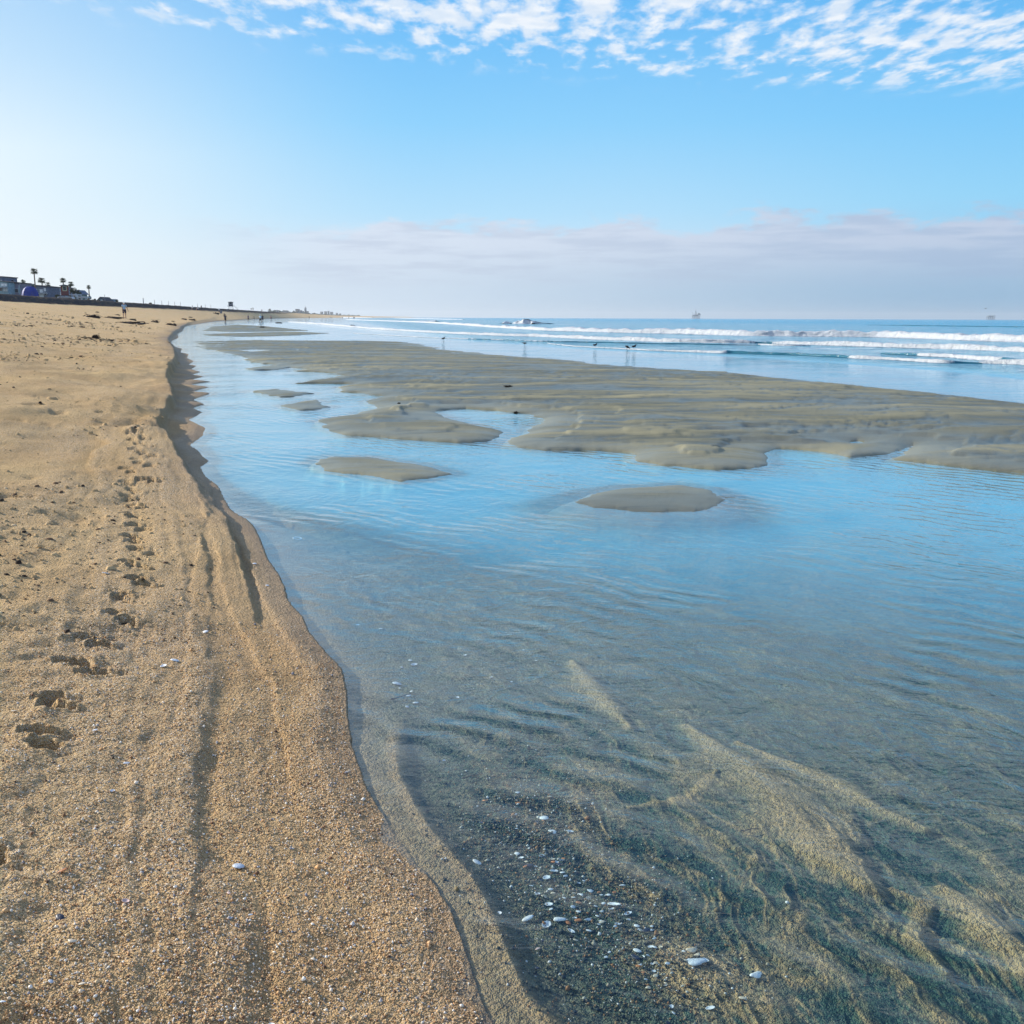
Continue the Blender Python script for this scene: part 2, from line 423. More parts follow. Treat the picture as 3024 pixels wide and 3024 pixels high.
def make_grid_mesh(name, X, Y, Zv, nr, na, keep=None):
    n = nr * na
    me = bpy.data.meshes.new(name)
    idx = np.arange(n).reshape(nr, na)
    q = np.stack([idx[:-1, :-1], idx[:-1, 1:], idx[1:, 1:], idx[1:, :-1]], -1).reshape(-1, 4)
    if keep is not None:
        kf = keep.reshape(-1)
        q = q[kf[q].any(axis=1)]
        used = np.zeros(n, bool); used[q.ravel()] = True
        remap = np.cumsum(used) - 1
        q = remap[q]
    else:
        used = np.ones(n, bool)
    nv = int(used.sum()); nf = len(q)
    me.vertices.add(nv); me.loops.add(nf * 4); me.polygons.add(nf)
    me.vertices.foreach_set("co", np.stack([X[used], Y[used], Zv[used]], 1).astype(np.float32).ravel())
    me.loops.foreach_set("vertex_index", q.astype(np.int32).ravel())
    me.polygons.foreach_set("loop_start", (np.arange(nf) * 4).astype(np.int32))
    me.polygons.foreach_set("use_smooth", np.ones(nf, bool))
    me.update(calc_edges=True)
    return me, used

def add_attr(me, name, vals):
    at = me.attributes.new(name, 'FLOAT', 'POINT')
    at.data.foreach_set("value", vals.astype(np.float32))

gme, used = make_grid_mesh("ground", GX, GY, Z, NR, NA)
add_attr(gme, "wet", wet); add_attr(gme, "bar", np.where(onbar | (under & (np.minimum(-bar, -isl) < -sb)), 1.0, 0.0))
add_attr(gme, "bed", np.where(under, 1 - .9 * np.exp(-(dd / (.5 + 1.5 * sst(6, 9, D))) ** 1.5) * sst(4.5, 6.5, D), 0)); add_attr(gme, "sed", sed); add_attr(gme, "weed", berm_dark)  # sed: pale sand mask plus the painted caustic light
add_attr(gme, "coarse", cs); add_attr(gme, "rill", np.where(onbar, np.clip(rill * .8 + rill2 * .6, 0, 1) * rm, 0))
ground = bpy.data.objects.new("ground", gme); COL.objects.link(ground); ground["kind"] = "structure"
ground["label"] = "sandy beach, berm, tidal sandbars and creek bed"

# ------------------------------------------------------------------ the water: creek, swash and open sea in one sheet
s2 = np.s_[::2, ::2]
def sub(a): return a.reshape(NR, NA)[s2].ravel()
wX2, wY2, D2, L2, Z2 = map(sub, (GX, GY, D, L, Z))
nr2, na2 = GX.reshape(NR, NA)[s2].shape
seaS = sdf(np.stack([wX2, wY2], 1), SEA)
depth = L2 - Z2
wz = L2.copy()
swell = seaS > 0
sw = fbm(wX2 * .35, wY2 * .12, 3, 600) * .05 + fbm(wX2 * 1.2, wY2 * .7, 3, 610) * .02
wz += np.where(swell, sw * sst(0, 12, seaS) * (D2 < 3000), 0)
keep = (depth > -0.02 - .001 * D2)
wme, usedw = make_grid_mesh("water", wX2, wY2, wz, nr2, na2, keep)
add_attr(wme, "sea", sst(0, 1, seaS / (1.5 + .05 * D2))[usedw])
add_attr(wme, "depth", np.clip(depth, 0, 1)[usedw])
add_attr(wme, "offshore", np.clip(seaS, 0, 5000)[usedw])
water = bpy.data.objects.new("water", wme); COL.objects.link(water); water["kind"] = "structure"

# ------------------------------------------------------------------ materials
class NT:
    def __init__(s, tree): s.t = tree; s.n = tree.nodes; s.l = tree.links
    def new(s, typ, **kw):
        nd = s.n.new(typ)
        for k, v in kw.items(): setattr(nd, k, v)
        return nd
    def put(s, sock, v):
        if isinstance(v, bpy.types.NodeSocket): s.l.new(v, sock)
        elif v is not None:
            try: sock.default_value = v
            except Exception: sock.default_value = (v, v, v)
    def math(s, op, a, b=None, c=None, clamp=False):
        nd = s.new('ShaderNodeMath', operation=op); nd.use_clamp = clamp
        s.put(nd.inputs[0], a)
        if b is not None: s.put(nd.inputs[1], b)
        if c is not None: s.put(nd.inputs[2], c)
        return nd.outputs[0]
    def add(s, a, b): return s.math('ADD', a, b)
    def mul(s, a, b): return s.math('MULTIPLY', a, b)
    def sub(s, a, b): return s.math('SUBTRACT', a, b)
    def ss(s, x, a, b, lo=0., hi=1.):
        nd = s.new('ShaderNodeMapRange', interpolation_type='SMOOTHSTEP')
        s.put(nd.inputs[0], x); s.put(nd.inputs[1], a); s.put(nd.inputs[2], b); s.put(nd.inputs[3], lo); s.put(nd.inputs[4], hi)
        return nd.outputs[0]
    def lin(s, x, a, b, lo=0., hi=1.):
        nd = s.new('ShaderNodeMapRange'); nd.clamp = True
        s.put(nd.inputs[0], x); s.put(nd.inputs[1], a); s.put(nd.inputs[2], b); s.put(nd.inputs[3], lo); s.put(nd.inputs[4], hi)
        return nd.outputs[0]
    def mix(s, f, a, b, blend='MIX'):
        nd = s.new('ShaderNodeMix', data_type='RGBA', blend_type=blend)
        s.put(nd.inputs[0], f)
        for k, v in ((6, a), (7, b)):
            if isinstance(v, tuple) and len(v) == 3: v = (*v, 1)
            s.put(nd.inputs[k], v)
        return nd.outputs[2]
    def attr(s, name):
        return s.new('ShaderNodeAttribute', attribute_name=name).outputs['Fac']
    def pos(s): return s.new('ShaderNodeNewGeometry').outputs['Position']
    def scale(s, v, k):
        nd = s.new('ShaderNodeVectorMath', operation='MULTIPLY'); s.put(nd.inputs[0], v); nd.inputs[1].default_value = k
        return nd.outputs[0]
    def vadd(s, a, b):
        nd = s.new('ShaderNodeVectorMath', operation='ADD'); s.put(nd.inputs[0], a); s.put(nd.inputs[1], b)
        return nd.outputs[0]
    def noise(s, v, sc, det=3, rough=.5, dist=0, out=0, dims='3D'):
        nd = s.new('ShaderNodeTexNoise', noise_dimensions=dims); s.put(nd.inputs['Vector'], v)
        nd.inputs['Scale'].default_value = sc; nd.inputs['Detail'].default_value = det
        nd.inputs['Roughness'].default_value = rough; nd.inputs['Distortion'].default_value = dist
        return nd.outputs[out]
    def voro(s, v, sc, out='Distance', feat='F1', rnd=1):
        nd = s.new('ShaderNodeTexVoronoi', feature=feat); s.put(nd.inputs['Vector'], v); nd.inputs['Scale'].default_value = sc
        nd.inputs['Randomness'].default_value = rnd
        return nd.outputs[out]
    def ramp(s, f, stops, mode='LINEAR'):
        nd = s.new('ShaderNodeValToRGB'); s.put(nd.inputs[0], f); e = nd.color_ramp.elements
        nd.color_ramp.interpolation = mode
        while len(e) > 1: e.remove(e[-1])
        e[0].position = stops[0][0]; e[0].color = (*stops[0][1], 1)
        for p, c in stops[1:]:
            x = e.new(p); x.color = (*c, 1)
        return nd.outputs[0]
    def bump(s, h, strength=1, dist=1, normal=None):
        nd = s.new('ShaderNodeBump'); s.put(nd.inputs['Height'], h); s.put(nd.inputs['Strength'], strength)
        s.put(nd.inputs['Distance'], dist)
        if normal is not None: s.put(nd.inputs['Normal'], normal)
        return nd.outputs[0]

def sky_lin(r, g, b):
    f = lambda c: ((c / 255 + .055) / 1.055) ** 2.4 if c / 255 > .04045 else c / 255 / 12.92
    return (f(r), f(g), f(b))

def mat(name):
    m = bpy.data.materials.new(name); m.use_nodes = True
    t = NT(m.node_tree); t.n.clear()
    return m, t

def finish(t, shader, disp=None):
    o = t.new('ShaderNodeOutputMaterial'); t.l.new(shader, o.inputs['Surface'])

def principled(t, col, rough=.8, normal=None, spec=.5, **kw):
    b = t.new('ShaderNodeBsdfPrincipled')
    if isinstance(col, tuple) and len(col) == 3: col = (*col, 1)
    t.put(b.inputs['Base Color'], col); t.put(b.inputs['Roughness'], rough)
    t.put(b.inputs['Specular IOR Level'], spec)
    if normal is not None: t.put(b.inputs['Normal'], normal)
    for k, v in kw.items(): t.put(b.inputs[k], v)
    return b.outputs[0]

def simple(name, col, rough=.8, var=.25, sc=6., bump=0., spec=.3):
    m, t = mat(name)
    tc = t.new('ShaderNodeTexCoord').outputs['Object']
    n = t.noise(tc, sc, 4, .6)
    c = t.mix(t.ss(n, .3, .7), tuple(x * (1 - var) for x in col), tuple(min(x * (1 + var), 1) for x in col))
    nb = t.bump(t.noise(tc, sc * 4, 3), .5, bump) if bump else None
    finish(t, principled(t, c, rough, nb, spec))
    return m

# sand
def sand_material():
    m, t = mat("sand")
    p = t.pos()
    wet, barm, bed, sed_caustic_m, weed, coarse, rillm = [t.attr(k) for k in ("wet", "bar", "bed", "sed", "weed", "coarse", "rill")]
    cell_ = t.voro(p, 210, 'Color'); 
    sep = t.new('ShaderNodeSeparateColor'); t.l.new(cell_, sep.inputs[0])
    grainc = t.ramp(sep.outputs[0], [(0, (.10, .06, .04)), (.08, (.42, .25, .12)), (.18, (.70, .50, .27)), (.5, (.80, .61, .36)), (.76, (.70, .42, .20)), (.84, (.78, .62, .42)), (.95, (.95, .90, .80))])
    big = t.noise(p, 1.1, 4, .6)
    n2 = t.noise(p, 28, 4, .65)
    dry = t.mix(t.ss(big, .35, .65), (.70, .455, .21), (.83, .58, .285))
    dry = t.mix(t.mul(coarse, .6), dry, grainc)
    dry = t.mix(t.ss(n2, .30, .75, 0, .35), dry, t.mix(.5, dry, (.42, .28, .15)))
    n3 = t.noise(t.scale(p, (.5, 1, 1)), 3.2, 5, .7)
    dry = t.mix(t.ss(n3, .62, .78, 0, .45), dry, (.36, .25, .15))
    sp1 = t.ss(t.noise(t.scale(p, (.8, 1, 1)), 17, 5, .75), .56, .66); sp2 = t.ss(t.noise(t.scale(p, (.35, .6, 1)), .8, 4, .6), .42, .60, .12, 1)
    dry = t.mix(t.mul(t.mul(sp1, sp2), .62), dry, (.17, .105, .075))
    sp3 = t.ss(t.noise(t.scale(p, (1, 1, 1)), 55, 4, .7), .56, .68)
    dry = t.mix(t.mul(t.mul(sp3, sp2), .55), dry, (.20, .115, .07))
    bn = t.noise(t.scale(p, (.16, .85, 1)), .9, 6, .60, .6)
    bn2 = t.noise(t.scale(p, (.28, 2.4, 1)), 2.4, 5, .62, .5)
    barc = t.mix(t.ss(bn, .38, .62), (.22, .21, .14), (.345, .315, .20))
    barc = t.mix(t.ss(bn2, .54, .70, 0, .6), barc, (.12, .13, .10))
    barc = t.mix(t.mul(rillm, .9), barc, (.075, .095, .085))
    land_ = t.mix(barm, dry, barc)
    # wet
    wetc = t.mix(1, land_, t.mix(barm, (.46, .42, .38), (.66, .68, .68)), 'MULTIPLY')
    land_ = t.mix(wet, land_, wetc)
    # the weed line
    wn = t.noise(p, 1.5, 5, .7)
    land_ = t.mix(t.mul(weed, t.ss(wn, .28, .5, .55, 1)), land_, t.mix(t.ss(wn, .4, .7), (.022, .020, .026), (.075, .07, .075)))
    # bed: dark and pale sand, with caustic light painted in as pale lines
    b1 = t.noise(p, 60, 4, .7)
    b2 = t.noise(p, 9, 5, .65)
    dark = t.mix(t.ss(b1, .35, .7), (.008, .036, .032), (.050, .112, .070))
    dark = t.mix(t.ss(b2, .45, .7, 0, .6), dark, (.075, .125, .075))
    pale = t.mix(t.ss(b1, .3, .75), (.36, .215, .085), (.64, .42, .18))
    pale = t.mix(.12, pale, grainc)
    bedc = t.mix(sed_caustic_m, dark, pale)
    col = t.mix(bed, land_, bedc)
    v = t.voro(p, 230, 'Distance')
    v2 = t.voro(p, 90, 'Distance')
    h = t.add(t.add(t.mul(v, -.0065), t.mul(v2, -.010)), t.add(t.mul(t.noise(p, 40, 4, .7), .024), t.mul(t.noise(p, 11, 3, .6), .030)))
    dryness = t.mul(t.sub(1, t.mul(barm, .82)), t.sub(1, t.mul(wet, .35)))
    nrm = t.bump(h, t.mul(dryness, 1.25), 1.0)
    rough = t.mix(wet, (.92, .92, .92), t.mix(barm, (.5, .5, .5), (.36, .36, .36)))
    sh = principled(t, col, rough, nrm, t.lin(wet, 0, 1, .06, .36))
    finish(t, sh)
    return m
gme.materials.append(sand_material())

def water_material():
    m, t = mat("water")
    p = t.pos()
    sea, depth, off = t.attr("sea"), t.attr("depth"), t.attr("offshore")
    # small current ripples
    pd = t.vadd(p, t.scale(t.noise(p, 1.3, 2, .5, out=1), (.35, .35, 0)))
    r1 = t.noise(t.scale(pd, (1, .55, 1)), 9, 3, .55, .6)
    r2 = t.noise(t.scale(pd, (.55, 1, 1)), 26, 3, .5, .8)
    r3 = t.noise(t.scale(p, (.5, 1, 1)), 2.2, 3, .5, .4)
    wv = t.new('ShaderNodeTexWave', wave_type='BANDS', bands_direction='DIAGONAL'); t.l.new(pd, wv.inputs['Vector'])
    wv.inputs['Scale'].default_value = 2.6; wv.inputs['Distortion'].default_value = 5; wv.inputs['Detail'].default_value = 2
    patch = t.ss(t.noise(p, .55, 3, .6), .42, .62)
    calm = t.ss(t.noise(p, .35, 3, .6), .35, .65, .35, 1)
    hc = t.mul(calm, t.add(t.add(t.mul(r1, .0085), t.mul(r2, .0028)), t.add(t.mul(r3, .010), t.mul(t.mul(wv.outputs[0], .0075), patch))))
    # sea chop
    s1 = t.noise(t.scale(p, (.6, 1, 1)), .55, 5, .6, .3)
    s2 = t.noise(t.scale(p, (.7, 1, 1)), 3.0, 4, .6, .3)
    hs = t.add(t.mul(s1, .9), t.mul(s2, .10))
    h = t.add(t.mul(hc, t.sub(1, sea)), t.mul(hs, sea))
    nrm = t.bump(h, 1.0, 1.0)
    dt = t.new('ShaderNodeVectorMath', operation='DOT_PRODUCT'); t.l.new(t.new('ShaderNodeNewGeometry').outputs['Incoming'], dt.inputs[0]); t.l.new(nrm, dt.inputs[1])
    ct = t.sub(1, t.math('MINIMUM', t.math('ABSOLUTE', dt.outputs['Value']), 1))
    frs = t.add(.028, t.mul(.972, t.math('POWER', ct, 4.1)))
    gl = t.new('ShaderNodeBsdfGlossy'); gl.inputs['Roughness'].default_value = .04; t.l.new(nrm, gl.inputs['Normal'])
    gl.inputs['Color'].default_value = (.93, .97, 1, 1)
    tr = t.new('ShaderNodeBsdfTransparent')
    k = t.math('MINIMUM', t.mul(depth, 4.0), 1)
    t.l.new(t.mix(k, (.95, .99, .98), (.60, .90, .86)), tr.inputs['Color'])
    body = t.new('ShaderNodeBsdfDiffuse'); fm_ = t.noise(t.scale(p, (.35, 1, 1)), .55, 6, .68, .4); foamy = t.mul(t.ss(fm_, .52, .66), t.mul(t.ss(off, 6, 14), t.ss(off, 110, 60)))
    t.l.new(t.mix(sea, (.07, .38, .52), t.mix(t.mul(foamy, .6), t.mix(t.ss(off, 10, 140), (.20, .44, .54), (.04, .40, .62)), (.85, .9, .95))), body.inputs['Color'])
    t.l.new(nrm, body.inputs['Normal'])
    mb = t.new('ShaderNodeMixShader')
    t.l.new(t.math('MAXIMUM', t.mul(sea, .94), t.ss(depth, .115, .29, 0, .82)), mb.inputs[0])
    t.l.new(tr.outputs[0], mb.inputs[1]); t.l.new(body.outputs[0], mb.inputs[2])
    ms = t.new('ShaderNodeMixShader')
    t.l.new(frs, ms.inputs[0]); t.l.new(mb.outputs[0], ms.inputs[1]); t.l.new(gl.outputs[0], ms.inputs[2])
    finish(t, ms.outputs[0])
    return m
wme.materials.append(water_material())

# ------------------------------------------------------------------ world: sky, high cloud, low bank
SUN_AZ = math.radians(-66)      # left of the view
SUN_EL = math.radians(21)
sun_dir = Vector((math.sin(SUN_AZ) * math.cos(SUN_EL), math.cos(SUN_AZ) * math.cos(SUN_EL), math.sin(SUN_EL)))
def build_world():
    w = bpy.data.worlds.new("World"); S.world = w; w.use_nodes = True
    t = NT(w.node_tree); t.n.clear()
    d = t.new('ShaderNodeTexCoord').outputs['Generated']
    sx = t.new('ShaderNodeSeparateXYZ'); t.l.new(d, sx.inputs[0])
    X, Y, Zc = sx.outputs
    el = t.mul(t.math('ARCSINE', Zc), 180 / PI)
    azd = t.mul(t.math('ARCTAN2', X, Y), 180 / PI)
    sky = t.new('ShaderNodeTexSky', sky_type='NISHITA'); sky.sun_disc = False
    sky.sun_elevation = SUN_EL; sky.sun_rotation = SUN_AZ; sky.air_density = 1.2; sky.dust_density = 1.5; sky.ozone_density = 3
    nish = t.mix(1, sky.outputs[0], (.10, .10, .10), 'MULTIPLY')
    e = t.lin(el, 0, 40)
    def R(stops): return t.ramp(e, [(a / 40, sky_lin(*c)) for a, c in stops])
    left = R([(0, (238, 246, 251)), (3, (240, 249, 254)), (8, (232, 247, 255)), (12, (200, 230, 254)), (16, (172, 214, 250)), (25, (120, 185, 238)), (40, (80, 150, 220))])
    midc = R([(0, (214, 230, 243)), (3, (206, 232, 250)), (5.5, (178, 225, 255)), (10, (140, 210, 255)), (16, (100, 186, 250)), (25, (66, 152, 226)), (40, (44, 118, 200))])
    rite = R([(0, (168, 202, 228)), (3, (160, 208, 240)), (6, (146, 214, 252)), (10, (122, 202, 253)), (16, (98, 182, 246)), (25, (56, 142, 216)), (40, (40, 110, 190))])
    base = t.mix(t.ss(azd, -31, -4), left, midc)
    base = t.mix(t.ss(azd, 4, 28), base, rite)
    far_left = t.ss(azd, -24, -60)
    base = t.mix(t.mul(far_left, .5), base, t.mix(.0, (.98, .98, .98), (1, 1, 1)))
    base = t.mix(.06, base, nish)
    # high mackerel cloud, on a plane overhead
    zc = t.math('MAXIMUM', Zc, .03)
    cb = t.new('ShaderNodeCombineXYZ'); t.l.new(t.math('DIVIDE', X, zc), cb.inputs[0]); t.l.new(t.math('DIVIDE', Y, zc), cb.inputs[1])
    cp = cb.outputs[0]
    c1 = t.noise(t.scale(cp, (1, .46, 1)), 9.0, 6, .56, .1)
    c2 = t.noise(t.scale(cp, (1, .8, 1)), .62, 3, .55)
    lo = t.lin(azd, -22, 22, 13.0, 9.8)
    cover = t.mul(t.ss(t.sub(el, lo), 0, 4.0), t.math('MAXIMUM', t.ss(azd, -30, -13, .30, 1), t.ss(el, 15.5, 19)))
    thr = t.add(.553, t.mul(t.sub(c2, .5), -.55))
    thr = t.sub(thr, t.mul(cover, .14))
    thr = t.sub(thr, t.ss(el, 15.6, 19, 0, .06))
    cl = t.ss(t.sub(c1, thr), -.05, .19)
    cl = t.mul(cl, t.ss(cover, .02, .45))
    cl = t.mul(cl, t.ss(el, 23, 33, 1, .08))
    shade = t.ss(t.noise(cp, 9, 3), .35, .65)
    ccol = t.mix(shade, sky_lin(222, 234, 248), sky_lin(246, 249, 253))
    base = t.mix(t.mul(cl, .92), base, ccol)
    # low bank over the sea
    cb2 = t.new('ShaderNodeCombineXYZ'); t.l.new(t.mul(azd, .085), cb2.inputs[0]); t.l.new(t.mul(el, .25), cb2.inputs[1])
    bn = t.noise(cb2.outputs[0], 3.0, 6, .62, .2)
    bn2 = t.noise(cb2.outputs[0], 1.0, 4, .5)
    top = t.add(t.lin(azd, -16, 28, 4.9, 5.7), t.mul(t.sub(bn, .5), 4.6))
    bank = t.ss(t.sub(top, el), -.05, .75)
    bank = t.mul(bank, t.ss(azd, -19, -8))
    bc_hi = t.mix(t.ss(azd, -10, 26), sky_lin(218, 227, 242), sky_lin(196, 206, 227))
    bc_lo = t.mix(t.ss(azd, -16, 26), sky_lin(208, 223, 239), sky_lin(142, 181, 213))
    bcol = t.mix(t.ss(el, .8, 4.6), bc_lo, bc_hi)
    streak = t.ss(t.noise(t.scale(cb2.outputs[0], (.8, 2.6, 1)), 2.2, 5, .6), .42, .62)
    bcol = t.mix(t.mul(t.mul(streak, t.ss(el, 1.2, 2.6)), .55), bcol, t.mix(t.ss(azd, -6, 26), sky_lin(186, 198, 220), sky_lin(158, 180, 212)))
    base = t.mix(t.mul(bank, .88), base, bcol)
    bg = t.new('ShaderNodeBackground'); t.l.new(base, bg.inputs[0]); bg.inputs[1].default_value = .80
    o = t.new('ShaderNodeOutputWorld'); t.l.new(bg.outputs[0], o.inputs[0])
build_world()
sl = bpy.data.lights.new("sun", 'SUN'); sl.energy = 5.0; sl.angle = math.radians(.55); sl.color = (1, .93, .82)
so = bpy.data.objects.new("sun", sl); COL.objects.link(so); so.rotation_euler = sun_dir.to_track_quat('Z', 'Y').to_euler()
so.location = (-40, 20, 30)
S.view_settings.view_transform = 'Standard'; S.view_settings.look = 'None'; S.view_settings.exposure = .35; S.view_settings.gamma = 1
S.cycles.max_bounces = 8; S.cycles.transparent_max_bounces = 8; S.cycles.volume_bounces = 0
S.cycles.caustics_reflective = False; S.cycles.caustics_refractive = False

# ------------------------------------------------------------------ object helpers
def tagt(o, label, cat, group=None, kind=None):
    if label: o["label"] = label
    if cat: o["category"] = cat
    if group: o["group"] = group
    if kind: o["kind"] = kind
    return o

def empty(name, loc, rz=0, label=None, cat=None, group=None, scale=1):
    o = bpy.data.objects.new(name, None); COL.objects.link(o)
    o.location = loc; o.rotation_euler = (0, 0, rz); o.scale = (scale,) * 3
    o.empty_display_size = .2
    return tagt(o, label, cat, group)

def link_mesh(name, me, m, parent=None):
    if m is not None and len(me.materials) == 0: me.materials.append(m)
    o = bpy.data.objects.new(name, me); COL.objects.link(o); o.parent = parent
    return o

class MB:
    def __init__(s): s.v = []; s.f = []
    def box(s, x0, x1, y0, y1, z0, z1):
        b = len(s.v)
        s.v += [(x, y, z_) for z_ in (z0, z1) for y in (y0, y1) for x in (x0, x1)]
        s.f += [tuple(b + i for i in q) for q in [(0, 2, 3, 1), (4, 5, 7, 6), (0, 1, 5, 4), (2, 6, 7, 3), (0, 4, 6, 2), (1, 3, 7, 5)]]
        return s
    def prism(s, pts, y0, y1):
        """polygon in xz pulled from y0 to y1"""
        b = len(s.v); n = len(pts)
        s.v += [(x, y0, z_) for x, z_ in pts] + [(x, y1, z_) for x, z_ in pts]
        s.f += [tuple(range(b, b + n)), tuple(range(b + 2 * n - 1, b + n - 1, -1))]
        s.f += [(b + i, b + n + i, b + n + (i + 1) % n, b + (i + 1) % n) for i in range(n)]
        return s
    def bar(s, a, b_, r, r2=None, n=6):
        a = Vector(a); b_ = Vector(b_); r2 = r if r2 is None else r2
        q = (b_ - a).to_track_quat('Z', 'Y'); base = len(s.v)
        for c, rad in ((a, r), (b_, r2)):
            for k in range(n):
                w_ = 2 * PI * k / n
                s.v.append(tuple(c + q @ Vector((rad * math.cos(w_), rad * math.sin(w_), 0))))
        s.f += [(base + k, base + (k + 1) % n, base + n + (k + 1) % n, base + n + k) for k in range(n)]
        s.f += [tuple(base + n - 1 - k for k in range(n)), tuple(base + n + k for k in range(n))]
        return s
    def blob(s, c, r, n=7, m=5, seed=0, j=.15):
        rnd = random.Random(seed); base = len(s.v)
        rx, ry, rz = r if isinstance(r, tuple) else (r, r, r)
        for i in range(m + 1):
            th = PI * i / m
            for k in range(n):
                ph = 2 * PI * k / n + i * .4
                q = 1 + rnd.uniform(-j, j)
                s.v.append((c[0] + rx * q * math.sin(th) * math.cos(ph), c[1] + ry * q * math.sin(th) * math.sin(ph), c[2] + rz * q * math.cos(th)))
        for i in range(m):
            for k in range(n):
                s.f.append((base + i * n + k, base + (i + 1) * n + k, base + (i + 1) * n + (k + 1) % n, base + i * n + (k + 1) % n))
        return s
    def build(s, name, m, parent=None, smooth=False):
        me = bpy.data.meshes.new(name); me.from_pydata(s.v, [], s.f); me.validate(); me.update()
        bm_ = bmesh.new(); bm_.from_mesh(me)
        bmesh.ops.remove_doubles(bm_, verts=bm_.verts, dist=1e-6)
        bmesh.ops.recalc_face_normals(bm_, faces=bm_.faces); bm_.to_mesh(me); bm_.free()
        if smooth:
            for p_ in me.polygons: p_.use_smooth = True
        return link_mesh(name, me, m, parent)

def skin(verts, edges, radii, root=0, sub=2):
    """a continuous tapering surface over a skeleton"""
    me = bpy.data.meshes.new("skeleton"); me.from_pydata(verts, edges, []); me.update()
    o = bpy.data.objects.new("skeleton", me); COL.objects.link(o)
    md = o.modifiers.new("s", 'SKIN'); md.use_smooth_shade = True; md.branch_smoothing = .6
    sv = me.skin_vertices[0].data
    for i, r in enumerate(radii):
        sv[i].radius = (r, r) if not isinstance(r, tuple) else r
        sv[i].use_root = (i == root)
    ms = o.modifiers.new("u", 'SUBSURF'); ms.levels = sub; ms.render_levels = sub
    dg = bpy.context.evaluated_depsgraph_get(); dg.update()
    out = bpy.data.meshes.new_from_object(o.evaluated_get(dg))
    bpy.data.objects.remove(o); bpy.data.meshes.remove(me)
    for p_ in out.polygons: p_.use_smooth = True
    return out

M_ = {}
def mm_(name, *a, **k):
    if name not in M_: M_[name] = simple(name, *a, **k)
    return M_[name]

# ------------------------------------------------------------------ people
MS = dict(
    skin=simple("skin", (.42, .25, .17), .6, .1), hair=simple("dark_hair", (.03, .02, .015), .7),
    white=simple("white_cloth", (.80, .84, .88), .85, .08), pale=simple("pale_blue_cloth", (.32, .48, .66), .85, .15),
    navy=simple("navy_cloth", (.025, .03, .07), .85), black=simple("black_cloth", (.02, .02, .025), .85),
    purple=simple("purple_grey_cloth", (.10, .08, .16), .85), pink=simple("pink_cloth", (.62, .30, .28), .85),
    wetsuit=simple("wetsuit", (.012, .014, .02), .4), brown=simple("brown_cloth", (.10, .06, .05), .85))

